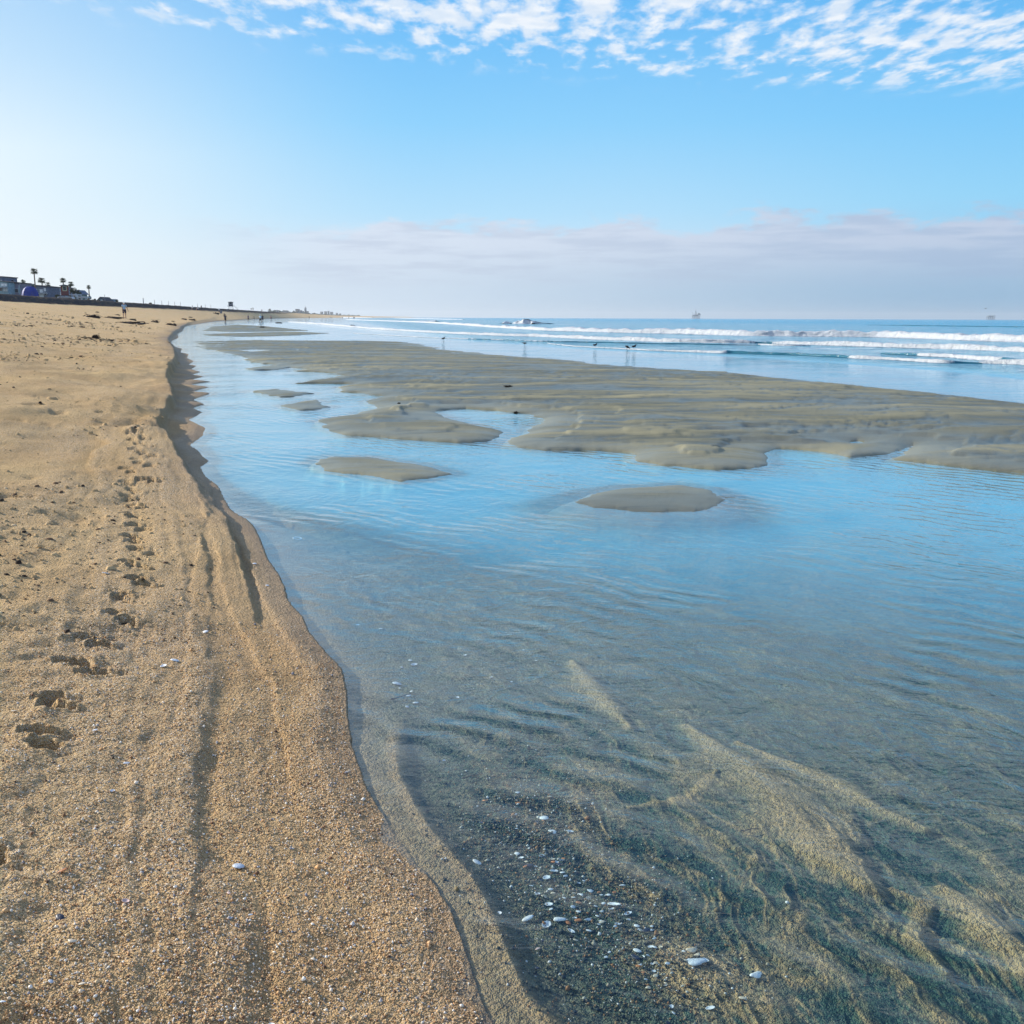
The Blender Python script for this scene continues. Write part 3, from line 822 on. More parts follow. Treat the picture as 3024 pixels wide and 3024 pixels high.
def person(px, D, H, label, top='navy', bottom='black', hair='hair', rz=0, stride=.22, arms=((.05, -.1), (-.05, .1)), sit=False, bend=0., group='people out along the beach', zoff=0, hat=None, tiny=False, zbase=None):
    x, y = at_dist(px, D)
    zz = (ground_z(x, y) if zbase is None else zbase) + zoff
    root = empty("person", (x, y, zz), rz, label, "person", group, H / 1.72)
    rnd = random.Random(int(px * 7))
    if sit:
        hz = .12; hip = [(-.10, 0, hz), (.10, 0, hz)]
        knee = [(-.14, -.40, .45), (.14, -.42, .42)]; ank = [(-.13, -.62, .08), (.13, -.66, .08)]
        tor = [(0, 0, hz + .02), (0, .03, hz + .22), (0, 0, hz + .42), (0, -.03, hz + .56), (0, -.04, hz + .62)]
        hd = Vector((0, -.05, hz + .74)); sh = [(-.19, 0, hz + .50), (.19, 0, hz + .50)]
        el = [(-.24, -.12, hz + .28), (.24, -.12, hz + .28)]; wr = [(-.12, -.34, hz + .28), (.10, -.36, hz + .26)]
    else:
        hz = .90; b = bend
        hip = [(-.095, 0, hz), (.095, 0, hz)]
        knee = [(-.10, -stride * .55, .50), (.10, stride * .25, .49)]
        ank = [(-.10, -stride * .6 + .0, .09), (.10, stride * .95, .11)]
        f = lambda h: (0, -(h - .95) * b, .95 + (h - .95) * math.sqrt(max(1 - b * b, .1)))
        tor = [f(.95), f(1.12), f(1.30), f(1.43), f(1.49)]
        hd = Vector(f(1.61)); s0 = f(1.40)
        sh = [(-.185, s0[1], s0[2]), (.185, s0[1], s0[2])]
        el = [(sgn_ * (.22 + a_[0]), s0[1] + a_[1] * .8, s0[2] - .29) for sgn_, a_ in ((-1, arms[0]), (1, arms[1]))]
        wr = [(sgn_ * (.22 + a_[0] * 2.2), s0[1] + a_[1] * 2 - .06, s0[2] - .54 + abs(a_[0]) * .6) for sgn_, a_ in ((-1, arms[0]), (1, arms[1]))]
    V = []; E = []; Rr = []
    def av(p_, r, c=None):
        V.append(tuple(p_)); Rr.append(r)
        if c is not None: E.append((c, len(V) - 1))
        return len(V) - 1
    p0 = av(tor[0], (.155, .11)); p1 = av(tor[1], (.135, .10), p0); p2 = av(tor[2], (.155, .115), p1)
    p3 = av(tor[3], (.10, .085), p2); p4 = av(tor[4], .055, p3)
    h1 = av(hd + Vector((0, 0, -.05)), .070, p4); h2 = av(hd + Vector((0, -.005, .06)), (.082, .095), h1)
    for i in (0, 1):
        a = av(hip[i], .088, p0); k_ = av(knee[i], .058, a); n_ = av(ank[i], .038, k_)
        av((ank[i][0], ank[i][1] - .13, .035 if not sit else .03), .035, n_)
        s_ = av(sh[i], .060, p3); e_ = av(el[i], .043, s_); w_ = av(wr[i], .030, e_)
        dv = (Vector(wr[i]) - Vector(el[i])).normalized()
        pm = Vector(wr[i]) + dv * .07
        av(pm, (.038, .022), w_)
    me = skin(V, E, Rr, 0, 1 if tiny else 2)
    body = link_mesh("body", me, MS['skin'], root)
    # fingers, nose and ears joined to the body mesh
    ex = MB()
    for i in (0, 1):
        dv = (Vector(wr[i]) - Vector(el[i])).normalized(); pm = Vector(wr[i]) + dv * .09
        sd_ = dv.cross(Vector((0, 1, 0.001))).normalized()
        for q in range(4):
            o_ = sd_ * (q - 1.5) * .019
            mid = pm + o_ + dv * (.035 + .005 * (q in (1, 2)))
            ex.bar(pm + o_, mid, .009, .008, 5).bar(mid, mid + dv * .03 + Vector((0, -.012, 0)), .008, .006, 5)
        ex.bar(pm - dv * .05 + sd_ * .03, pm + sd_ * .055 + dv * .005, .011, .008, 5)
    ex.blob(tuple(hd + Vector((0, -.10, .005))), (.014, .02, .022), 6, 4)
    for sg in (-1, 1):
        ex.blob(tuple(hd + Vector((sg * .082, 0, .0))), (.012, .02, .03), 6, 4)
        ex.blob(tuple(hd + Vector((sg * .032, -.085, .03))), (.012, .008, .008), 6, 4)
    ex.blob(tuple(hd + Vector((0, -.088, -.045))), (.024, .008, .008), 6, 4)
    eo = ex.build("extra", MS['skin'])
    bmj = bmesh.new(); bmj.from_mesh(body.data); bmj.from_mesh(eo.data); bmj.to_mesh(body.data); bmj.free()
    bpy.data.objects.remove(eo)
    # clothing
    SV = [tor[0], tor[1], tor[2], tor[3], sh[0], sh[1], tuple((Vector(sh[0]) * .45 + Vector(el[0]) * .55)), tuple((Vector(sh[1]) * .45 + Vector(el[1]) * .55))]
    sm = skin(SV, [(0, 1), (1, 2), (2, 3), (3, 4), (3, 5), (4, 6), (5, 7)], [(.178, .135), (.165, .125), (.178, .135), (.115, .10), .075, .075, .064, .064], 0, 1 if tiny else 2)
    link_mesh("shirt", sm, MS[top], root)
    t0 = Vector(tor[0])
    lk = [tuple(Vector(hip[i]) * .15 + Vector(knee[i]) * .85) for i in (0, 1)]
    bmsh = skin([tuple(t0 + Vector((0, 0, .04))), hip[0], hip[1], lk[0], lk[1]], [(0, 1), (0, 2), (1, 3), (2, 4)], [(.17, .125), .112, .112, .085, .085], 0, 1 if tiny else 2)
    link_mesh("trousers", bmsh, MS[bottom], root)
    hb = MB().blob(tuple(hd + Vector((0, .022, .055))), (.098, .105, .105), 10, 7, 3, .04)
    link = hb.build("hair" if hat is None else "hat", MS[hair if hat is None else hat], root, True)
    return root

person(366, 111, 1.76, "walker seen from behind in pale blue shirt and dark shorts on dry sand by seaweed", 'pale', 'navy', rz=PI + .2, stride=.12, hat='white')
person(663, 208, 1.74, "person in dark clothes at the creek edge, leftmost of the wading group", 'navy', 'black', rz=.6, arms=((.02, -.05), (.09, -.05)))
person(731, 282, 1.78, "person in purple grey top at the water's edge carrying a bag low in one hand", 'purple', 'black', rz=2.6, arms=((.03, .1), (.16, -.1)))
person(748, 330, 1.5, "slim brown clad child standing at the waterline between bag carrier and white shirt", 'brown', 'black', rz=1.6, stride=.05)
person(766.5, 197, 1.74, "person in white shirt walking in the shallows beside a darker companion", 'white', 'black', rz=-.4, stride=.3, hat='white')
person(773, 244, 1.74, "person all in dark clothes just right of the white shirted wader", 'navy', 'navy', rz=-.2)
person(798, 355, 1.74, "person in pink top and dark shorts wading right of the group", 'pink', 'black', rz=.3)
person(911, 640, 1.76, "dark lone figure standing in the shallow water far up the beach", 'wetsuit', 'wetsuit', rz=.4, tiny=True)
person(973, 1080, 1.74, "left one of two tiny distant figures standing close together near the far surf", 'black', 'black', tiny=True)
person(977.5, 1080, 1.70, "right one of two tiny distant figures standing close together near the far surf", 'navy', 'black', tiny=True)
person(1009, 760, 1.74, "distant dark figure alone at the surf edge, left of the far trio", 'wetsuit', 'wetsuit', tiny=True)
person(1028, 740, 1.74, "leftmost of the three distant dark figures in the surf", 'wetsuit', 'wetsuit', tiny=True)
person(1041.5, 760, 1.74, "middle one of three distant dark figures in the surf", 'black', 'wetsuit', tiny=True, stride=.35)
person(1044.5, 620, 1.60, "rightmost and nearest of three distant dark figures in the surf", 'wetsuit', 'wetsuit', tiny=True)
person(594, 470, 1.8, "dark figure standing on the crest of the weedy berm", 'black', 'black', tiny=True)
person(567.5, 285, 1.7, "person in white sitting at the foot of the berm, left of a pair", 'white', 'brown', sit=True, rz=.2, zoff=.05)
person(583.5, 292, 1.7, "person in white sitting at the foot of the berm, right of a pair", 'white', 'navy', sit=True, rz=-.4, zoff=.05)
person(646, 330, 1.5, "person in white top standing high on the beach below the berm", 'white', 'black', rz=.4, tiny=True, hat='white')
person(660, 300, 1.7, "dark clad person crouching on the sand near the berm", 'black', 'black', sit=True, rz=1.2)
person(746, 560, 1.8, "dark figure with raised arm on the berm right of the grey tower", 'black', 'black', tiny=True, arms=((.3, 0), (.05, .1)))
person(741, 560, 1.6, "small dark figure bending over on the berm beside the raised arm figure", 'black', 'brown', tiny=True, bend=.7)
person(772, 620, 1.8, "dark figure alone at the far right end of the berm crest", 'navy', 'black', tiny=True)

# ------------------------------------------------------------------ lifeguard towers
def tower(px, D, zb, s, wallm, frontm, label, sz=None):
    x, y = at_dist(px, D)
    r = empty("lifeguard_tower", (x, y, zb), math.atan2(x, y) * -1, label, "lifeguard tower", scale=s)
    if sz: r.scale = (s, s, sz)
    w = 1.5
    for sx in (-1, 1):
        for sy in (-1, 1):
            MB().bar((sx * w, sy * w, 0), (sx * w * .86, sy * w * .86, 2.2), .11, .09).build("leg", M_['timber'], r)
    MB().bar((-w, -w, .3), (w * .9, -w * .9, 2.0), .05).bar((w, -w, .3), (-w * .9, -w * .9, 2.0), .05).bar((w, -w, .3), (w * .9, w * .9, 2.), .05).build("brace", M_['timber'], r)
    MB().box(-w - .7, w + .7, -w - .8, w + .4, 2.2, 2.36).build("deck", M_['timber'], r)
    mb = MB()
    for i in range(7):
        xx = -w - .65 + i * (2 * w + 1.3) / 6
        mb.bar((xx, -w - .75, 2.36), (xx, -w - .75, 3.25), .035)
    mb.bar((-w - .65, -w - .75, 3.25), (w + .65, -w - .75, 3.25), .04)
    mb.bar((-w - .65, -w - .75, 2.8), (w + .65, -w - .75, 2.8), .03)
    mb.build("railing", M_['timber'], r)
    MB().box(-w, w, -w, w, 2.36, 3.55).build("lower_wall", wallm, r)
    MB().box(-w + .003, -w + .62, -w + .003, w - .003, 3.55, 5.0).box(w - .62, w - .003, -w + .003, w - .003, 3.55, 5.0).box(-w + .62, w - .62, w - .3, w - .003, 3.55, 5.).build("upper_wall", wallm, r)
    MB().box(-w + .62, w - .62, -w - .02, -w + .1, 3.55, 5.0).build("front_panel", frontm, r)
    win = MB().box(-.5, .5, -w - .06, -w - .02, 3.85, 4.7).build("window", M_['dark_glass'], r)
    MB().box(-.58, .58, -w - .09, -w - .061, 3.78, 3.85).box(-.58, .58, -w - .09, -w - .061, 4.7, 4.77).box(-.58, -.5, -w - .088, -w - .059, 3.84, 4.71).box(.5, .58, -w - .088, -w - .059, 3.84, 4.71).build("frame", M_['timber'], win)
    MB().prism([(-w - .5, 5.003), (w + .5, 5.003), (w + .5, 5.12), (0, 5.42), (-w - .5, 5.12)], -w - .7, w + .5).build("roof", M_['roof'], r)
    mb = MB()
    for i in range(9):
        zz = .15 + i * .24
        mb.box(w + .75 + (8 - i) * .28, w + 1.1 + (8 - i) * .28, -.5, .5, zz, zz + .06)
    mb.bar((w + 3.4, -.5, .1), (w + .7, -.5, 2.3), .06).bar((w + 3.4, .5, .1), (w + .7, .5, 2.3), .06)
    mb.bar((w + 3.4, -.5, 1.0), (w + .7, -.5, 3.2), .04)
    mb.build("ramp", M_['timber'], r)
    return r
mm_('timber', (.09, .09, .11), .8); mm_('roof', (.10, .11, .13), .7); mm_('dark_glass', (.02, .03, .04), .15, spec=.6)
mm_('red_paint', (.20, .035, .035), .6, .2, 2); mm_('cream_paint', (.50, .50, .33), .6, .2, 2); mm_('grey_paint', (.13, .15, .20), .7, .2, 2); mm_('pale_paint', (.45, .47, .5), .7, .2, 2)
tower(195, 262, 4.5, .60, M_['red_paint'], M_['cream_paint'], "red lifeguard tower with cream front on stilts among palms behind the berm", .86)
tower(681, 445, 4.35, .62, M_['grey_paint'], M_['pale_paint'], "small grey lifeguard tower on stilts standing on the far berm against the sky")

# ------------------------------------------------------------------ palms and shrubs
mm_('palm_trunk', (.16, .12, .09), .9); mm_('frond', (.05, .075, .035), .7, .35, 3); mm_('leaf', (.045, .06, .04), .8, .4, 2)
def palm(px, ytop, D, crown, label, zb=3.8, lean=0., nf=58):
    x, y = at_dist(px, D)
    H = EYE + (935 - ytop) / F * D * .9655 - zb
    r = empty("palm_tree", (x, y, zb), 0, label, "palm tree", "palms behind the berm")
    mb = MB(); n = 8; hc = H - crown * .36
    for i in range(n):
        a = i / n; b = (i + 1) / n
        mb.bar((lean * a * a, 0, hc * a), (lean * b * b, 0, hc * b), .26 - .12 * a, .26 - .12 * b, 8)
    mb.build("trunk", M_['palm_trunk'], r, True)
    V = []; Fc = []; rnd = random.Random(int(px))
    for k in range(nf):
        a = rnd.uniform(0, 2 * PI); e0 = rnd.uniform(-1.15, 1.0); Lf = crown * rnd.uniform(.58, .78)
        u3 = rnd.uniform(-.55, 1.0); q3 = math.sqrt(1 - u3 * u3); d = Vector((math.cos(a) * q3, math.sin(a) * q3, u3)); p_ = Vector((lean, 0, hc))
        pts = []
        for j in range(7):
            pts.append(p_.copy()); p_ = p_ + d * Lf / 6; d = (d + Vector((0, 0, -.09))).normalized()
        # a fan palm: stalk then a spread of pointed leaflets
        hub = pts[2]; dr = (pts[6] - pts[2]).normalized(); sd_ = dr.cross(Vector((0, 0, 1))).normalized(); upv = sd_.cross(dr)
        b0 = len(V); V += [tuple(pts[0] - sd_ * .03), tuple(pts[0] + sd_ * .03), tuple(hub + sd_ * .03), tuple(hub - sd_ * .03)]; Fc.append((b0, b0 + 1, b0 + 2, b0 + 3))
        for q in range(9):
            aa = (q - 4) * .27; ld = (dr * math.cos(aa) + sd_ * math.sin(aa)); ll = Lf * .55 * rnd.uniform(.8, 1.05)
            w_ = Vector((0, 0, .0)) + (dr * -math.sin(aa) + sd_ * math.cos(aa)) * .055 * crown / 3
            tip = hub + ld * ll - Vector((0, 0, ll * .25 * rnd.random()))
            mid = hub + ld * ll * .5 + upv * .04
            b0 = len(V); V += [tuple(hub), tuple(mid - w_), tuple(tip), tuple(mid + w_)]; Fc.append((b0, b0 + 1, b0 + 2, b0 + 3))
    me = bpy.data.meshes.new("crown"); me.from_pydata(V, [], Fc); me.update()
    link_mesh("crown", me, M_['frond'], r)
    # skirt of dead fronds
    sk = MB()
    for k in range(16):
        a = rnd.uniform(0, 2 * PI); q = Vector((math.cos(a) * .22 + lean, math.sin(a) * .22, hc - .1))
        sk.bar(q, q + Vector((math.cos(a) * .25, math.sin(a) * .25, -crown * rnd.uniform(.12, .3))), .05, .02, 4)
    sk.build("dead_fronds", M_['palm_trunk'], r)
    return r
palm(109, 796.5, 300, 2.35, "tallest palm with slender bare trunk above the beach houses")
palm(132, 822.5, 300, 2.25, "middle height palm rising behind the houses, right of the tallest palm", lean=-.3)
palm(146.5, 837, 320, 1.8, "short bushy palm close behind a grey house roof")
palm(192, 823, 300, 1.9, "palm whose crown shows right above the red tower roof")
palm(208, 834, 310, 1.9, "ragged palm leaning right of the red tower", lean=.7)
palm(211, 846, 330, 1.0, "small palm head below the leaning ragged palm")
palm(266, 845, 330, 1.45, "lone slender palm standing farthest right near the low house")
palm(75, 829, 330, 1.6, "low palm head spreading over the roofs left of the tallest palm")

def shrub(px, y0, y1, w_px, D, label, zb=3.8, name="shrub", cat="shrub", trunk=True, seed=1):
    x, y = at_dist(px, D); k = D / F
    H = EYE + (935 - y0) * k * .9655 - zb; Wd = w_px * k / 2
    r = empty(name, (x, y, zb), 0, label, cat)
    rnd = random.Random(seed * 31 + int(px)); V = []; Fc = []
    lo = max(0.05, EYE + (935 - y1) * k * .9655 - zb)
    clumps = [(rnd.uniform(-.75, .75) * Wd, rnd.uniform(-.6, .6) * Wd, lo + (H - lo) * rnd.uniform(.15, .85), rnd.uniform(.25, .5)) for _ in range(9)]
    for cx, cy, cz, cr in clumps:
        for q in range(150):
            v = Vector((rnd.gauss(0, 1), rnd.gauss(0, 1), rnd.gauss(0, 1))).normalized() * cr * Wd * rnd.uniform(.55, 1.1)
            c = Vector((cx, cy, cz)) + Vector((v.x, v.y, v.z * .8))
            c.z = min(max(c.z, .03), H)
            a = Vector((rnd.uniform(-1, 1), rnd.uniform(-1, 1), rnd.uniform(-1, 1))).normalized() * .13; b = a.cross(Vector((rnd.uniform(-1, 1), .3, rnd.uniform(-1, 1)))).normalized() * .07
            i0 = len(V); V += [tuple(c - a), tuple(c + b), tuple(c + a), tuple(c - b)]; Fc.append((i0, i0 + 1, i0 + 2, i0 + 3))
    me = bpy.data.meshes.new("crown"); me.from_pydata(V, [], Fc); me.update()
    link_mesh("crown", me, M_['leaf'], r)
    mb = MB()
    for cx, cy, cz, cr in clumps[:5]:
        mb.bar((0, 0, 0), (cx * .7, cy * .7, cz), .09, .03, 5)
    mb.build("trunk", M_['palm_trunk'], r)
    return r
shrub(224, 850, 872, 26, 300, "broad dark tree right of the red tower", name="tree", cat="tree")
shrub(238, 856, 878, 14, 305, "narrow dark tree beside the white pergola", name="tree", cat="tree", seed=4)
shrub(265, 872, 892, 11, 290, "round dark bush at the foot of the lone palm")
shrub(172, 872, 882, 18, 270, "low dark bushes below the grey flat house", seed=2)
shrub(52, 835, 842, 9, 330, "small tree top showing over the second house roof", name="tree", cat="tree", seed=6)
shrub(278, 884, 893, 14, 290, "low scrub left of the gabled house", seed=7)
shrub(346, 887, 895, 6, 230, "small round bush alone on the berm crest", seed=8)
shrub(445, 895, 900, 7, 260, "tiny dark bush on the berm crest beside thin poles", seed=9)

# ------------------------------------------------------------------ houses behind the berm
for nm, c in [('slate', (.13, .17, .25)), ('bluegrey', (.27, .36, .46)), ('teal', (.26, .40, .46)), ('charcoal', (.05, .055, .075)), ('mauve', (.26, .25, .33)), ('greenroof', (.16, .24, .23))]:
    mm_(nm, c, .85, .2, 1.5)
mm_('pane', (.62, .72, .76), .25, .15, 1, spec=.6); mm_('bright_pane', (.75, .78, .8), .4, .1, 1); mm_('trim', (.48, .54, .58), .7); mm_('darkroof', (.06, .06, .075), .8, .2, 2)
def house(x0, x1, ytop, D, depth, wallm, roofm, label, wins, gable=None, zb=3.3, balcony=None, deck=False, shed=None, door=None, chimney=None):
    """x0, x1, ytop: where the front stands as seen from the beach; wins: (u0,u1,v0,v1,mat) in shares of the front"""
    k = D / F; xa, ya = at_dist(x0, D); xb, _ = at_dist(x1, D); w = xb - xa
    H = EYE + (935 - ytop) * k * .9655 - zb
    r = empty("house", ((xa + xb) / 2, ya, zb), 0, label, "house", "houses behind the berm")
    hw = w / 2
    if gable:
        Hw = H * gable
        wl = MB().box(-hw, hw, 0, depth, 0, Hw).prism([(-hw, Hw), (hw, Hw), (0, H - .15)], .02, depth - .02)
        wl.build("wall", wallm, r)
        rf = MB().prism([(-hw - .4, Hw - .12), (0, H - .12), (hw + .4, Hw - .12), (hw + .4, Hw + .04), (0, H + .06), (-hw - .4, Hw + .04)], -.45, depth + .4).build("roof", roofm, r)
    elif shed is not None:
        wl = MB().prism([(-hw, 0), (hw, 0), (hw, H + shed), (-hw, H)], 0, depth); wl.build("wall", wallm, r)
        rf = MB().prism([(-hw - .3, H + .003), (hw + .3, H + shed + .003), (hw + .3, H + shed + .22), (-hw - .3, H + .22)], -.5, depth + .3).build("roof", roofm, r)
    else:
        MB().box(-hw, hw, 0, depth, 0, H).build("wall", wallm, r)
        rf = MB().box(-hw - .25, hw + .25, -.35, depth + .2, H + .003, H + .24).build("roof", roofm, r)
    if chimney: MB().box(chimney * w - hw - .25, chimney * w - hw + .25, depth * .3, depth * .3 + .5, H + .1, H + .9).build("chimney", roofm, rf)
    up_ = lambda v: .46 + .52 * v                      # the storeys that clear the berm
    for u0, u1, v0, v1, mt in wins:
        a, b, c, d = -hw + u0 * w, -hw + u1 * w, up_(v0) * H, up_(v1) * H
        wn = MB().box(a, b, -.06, .05, c, d).build("window", M_[mt], r)
        f = MB().box(a - .08, a - .002, -.1, .04, c - .08, d + .08).box(b + .002, b + .08, -.1, .04, c - .08, d + .08).box(a, b, -.1, .04, d + .002, d + .08).box(a, b, -.1, .04, c - .08, c - .002)
        if b - a > 1.2: f.box((a + b) / 2 - .04, (a + b) / 2 + .04, -.1, -.062, c, d)
        f.build("frame", M_['trim'], wn)
    if balcony:
        v = up_(balcony) * H
        MB().box(-hw, hw, -1.6, -.004, v - .15, v).build("balcony", M_['trim'], r)
        rl = MB().bar((-hw, -1.55, v + 1), (hw, -1.55, v + 1), .04).bar((-hw, -1.55, v + .5), (hw, -1.55, v + .5), .03)
        for i in range(int(w / 1.1) + 1): rl.bar((-hw + i * 1.1, -1.55, v), (-hw + i * 1.1, -1.55, v + 1), .03)
        rl.build("railing", M_['trim'], r)
    if door:
        MB().box(-hw + door * w - .5, -hw + door * w + .5, -.05, .04, .1, 2.2).build("door", M_['charcoal'], r)
    return r
house(-40, 14, 821, 300, 9, M_['slate'], M_['darkroof'], "tallest slate blue house cut by the left edge of the photo", [(.72, .95, .10, .36, 'dark_glass'), (.6, .68, .15, .7, 'pane'), (.74, .96, .66, .84, 'bright_pane')], balcony=.5)
house(3, 29, 833, 292, 8, M_['teal'], M_['darkroof'], "teal grey two storey house with pale upstairs glazing and roof deck rail", [(.28, .88, .72, .86, 'bright_pane'), (.05, .3, .38, .58, 'dark_glass'), (.45, .7, .36, .62, 'pane'), (.76, .9, .36, .62, 'pane')], balcony=.64, shed=-.3)
house(29, 46, 838, 300, 8, M_['bluegrey'], M_['darkroof'], "blue grey house with one tall bright window", [(.15, .60, .32, .80, 'bright_pane'), (.7, .9, .3, .6, 'charcoal')], shed=-.35, chimney=.1)
house(46, 63, 839, 296, 7, M_['mauve'], M_['darkroof'], "mauve grey house with a light corner post beside the blue tent", [(.08, .7, .36, .62, 'charcoal'), (.84, .98, .30, .86, 'teal')], door=.4)
house(64, 86, 839, 318, 7, M_['charcoal'], M_['darkroof'], "charcoal house rising behind the blue tent", [(.5, .9, .62, .8, 'bright_pane')], gable=.85)
house(86, 117, 844, 322, 7, M_['slate'], M_['greenroof'], "low slate house with green tinted roof right of the charcoal gable", [(.1, .4, .4, .74, 'bright_pane'), (.6, .85, .4, .74, 'pane')], shed=-.2)
house(117, 144, 846, 296, 8, M_['slate'], M_['darkroof'], "three window house with slanting glass side and ground floor doors", [(.20, .30, .50, .74, 'bright_pane'), (.36, .46, .50, .74, 'bright_pane'), (.66, .82, .62, .84, 'bright_pane'), (.66, .85, .3, .5, 'dark_glass'), (.1, .55, .12, .36, 'pane')], balcony=.44, shed=-.3)
house(144, 185, 851.5, 312, 8, M_['bluegrey'], M_['slate'], "long low blue grey flat roofed house left of the red tower", [(.04, .22, .18, .62, 'charcoal'), (.28, .44, .5, .74, 'pane'), (.55, .78, .22, .7, 'teal'), (.84, .96, .3, .62, 'bright_pane')], door=.5)
house(222, 237, 858, 330, 6, M_['greenroof'], M_['slate'], "small green grey house half hidden by dark trees", [(.2, .7, .4, .7, 'pane')], gable=.8)
house(288, 309, 878, 330, 7, M_['teal'], M_['darkroof'], "small low house with a shallow gabled roof at the right end of the row", [(.2, .4, .25, .62, 'dark_glass'), (.6, .8, .25, .62, 'bright_pane')], gable=.62, zb=3.5)
house(308, 326, 886, 345, 6, M_['bluegrey'], M_['slate'], "lowest flat annex beside the small gabled house", [(.3, .6, .3, .6, 'dark_glass')], zb=3.5)

# blue dome tent
def dome_tent(px0, px1, ytop, D):
    k = D / F; x0, y0 = at_dist(px0, D); x1, _ = at_dist(px1, D); w = (x1 - x0) / 2; zb = 4.3
    H = EYE + (935 - ytop) * k * .9655 - zb
    r = empty("dome_tent", ((x0 + x1) / 2, y0, zb), 0, "big royal blue dome tent with dark skirt pitched in front of the houses", "tent")
    V = []; Fc = []; n = 24; m = 8
    for i in range(m + 1):
        t_ = i / m; zz = .32 + .68 * math.sin(t_ * PI / 2); rad = math.cos(t_ * PI / 2) ** .75 if t_ < 1 else 0.001
        for q in range(n):
            a = 2 * PI * q / n; s_ = 1 - .05 * abs(math.sin(a * 3))
            V.append((w * rad * s_ * math.cos(a), w * .8 * rad * s_ * math.sin(a), zz * H))
    for i in range(m):
        for q in range(n): Fc.append((i * n + q, i * n + (q + 1) % n, (i + 1) * n + (q + 1) % n, (i + 1) * n + q))
    me = bpy.data.meshes.new("canopy"); me.from_pydata(V, [], Fc); me.update()
    link_mesh("canopy", me, mm_('royal_blue', (.012, .035, .26), .6, .15, 1), r)
    V = []; Fc = []
    for q in range(n):
        a = 2 * PI * q / n
        for zz, rr_ in ((0, 1.06), (.315 * H, 1.0)): V.append((w * rr_ * math.cos(a), w * .8 * rr_ * math.sin(a), zz))
    for q in range(n): Fc.append((2 * q, 2 * ((q + 1) % n), 2 * ((q + 1) % n) + 1, 2 * q + 1))
    me = bpy.data.meshes.new("skirt"); me.from_pydata(V, [], Fc); me.update()
    link_mesh("skirt", me, mm_('dark_skirt', (.012, .014, .03), .8), r)
    pl = MB()
    for q in range(3):
        a = PI * q / 3
        for s_ in range(12):
            t0_, t1_ = s_ / 12 * PI, (s_ + 1) / 12 * PI
            f = lambda t: (math.cos(t) * w * 1.01 * math.cos(a), math.cos(t) * w * .81 * math.sin(a), .32 * H + .69 * H * math.sin(t))
            pl.bar(f(t0_), f(t1_), .035, None, 5)
    pl.build("pole", mm_('dark_pole', (.02, .02, .05), .6), r)
dome_tent(67, 118, 847.5, 250)

# white pergola and parked white vehicle hulls beside the tower, seen as pale roofs
def pergola(px0, px1, y0, y1, D, label):
    k = D / F; x0, yy = at_dist(px0, D); x1, _ = at_dist(px1, D); w = (x1 - x0) / 2; zb = 3.6
    H = EYE + (935 - y0) * k * .9655 - zb
    r = empty("pergola", ((x0 + x1) / 2, yy, zb), 0, label, "pergola")
    for sx in (-1, 1):
        for sy in (0, 1): MB().box(sx * w * .95 - .07, sx * w * .95 + .07, sy * 2.5 - .07, sy * 2.5 + .07, 0, H - .2).build("post", M_['white_paint'], r)
    mb = MB().box(-w, w, -.3, 2.8, H - .2, H - .05)
    for i in range(8): mb.box(-w + i * 2 * w / 7 - .05, -w + i * 2 * w / 7 + .05, -.5, 3, H - .047, H + .08)
    mb.build("slatted_roof", M_['white_paint'], r)
mm_('white_paint', (.62, .64, .68), .6, .1)
pergola(206, 230, 871, 880, 262, "white pergola standing right of the red tower legs")
pergola(232, 256, 878, 886, 268, "lower white pergola further right toward the lone palm")

def car(px, D, zb, label, m):
    x, y = at_dist(px, D)
    r = empty("parked_van", (x, y, zb), .1, label, "van")
    MB().prism([(-2.2, .35), (2.2, .35), (2.25, .95), (1.5, 1.1), (1.1, 1.85), (-2.1, 1.9), (-2.25, 1.0)], -.85, .85).build("body", m, r)
    MB().prism([(-1.9, 1.15), (1.35, 1.15), (1.0, 1.72), (-1.9, 1.76)], -.87, .87).build("window", M_['dark_glass'], r)
    for sx in (-1.35, 1.4):
        for sy in (-.86, .70):
            MB().bar((sx, sy, .34), (sx, sy + .16, .34), .34, .34, 14).build("wheel", M_['charcoal'], r)
    MB().box(2.22, 2.27, -.7, -.4, .7, .85).build("headlight", M_['bright_pane'], r)
    MB().box(2.22, 2.27, .4, .7, .7, .85).build("headlight", M_['bright_pane'], r)
car(203, 246, 4.0, "white van parked below the red tower", M_['white_paint'])

# poles along the far berm
pl_m = simple("pole_paint", (.30, .30, .33), .7)
for i, (px, yt, D, w_, lab) in enumerate([(424, 882, 330, .16, "tallest thin light pole on the berm"), (457, 887, 380, .11, "thin pole second from the tallest light pole"), (478, 889, 400, .10, "thin pole third in the row on the berm"),
        (498, 890, 420, .10, "thin pole fourth in the row on the berm"), (516, 892, 440, .10, "thin pole fifth in the row on the berm"), (533, 893, 460, .10, "thin pole sixth in the row on the berm"),
        (583, 897, 500, .11, "thin pole just left of the figure on the crest"), (606, 899, 520, .10, "thin pole just right of the figure on the crest"), (311, 872, 330, .09, "thin pole rising behind the small gabled house"), (622, 900, 540, .10, "last thin pole right of the crest figure")]):
    x, y = at_dist(px, D); H = EYE + (935 - yt) / F * D * .9655 - 3.7
    r = empty("beach_pole", (x, y, 3.7), 0, lab, "pole", "thin poles along the berm")
    MB().bar((0, 0, 0), (0, 0, H), w_, w_ * .7, 8).build("shaft", pl_m, r)
    MB().bar((0, 0, H), (0, 0, H + .12), w_ * 1.3, w_ * .6, 8).build("cap", pl_m, r)

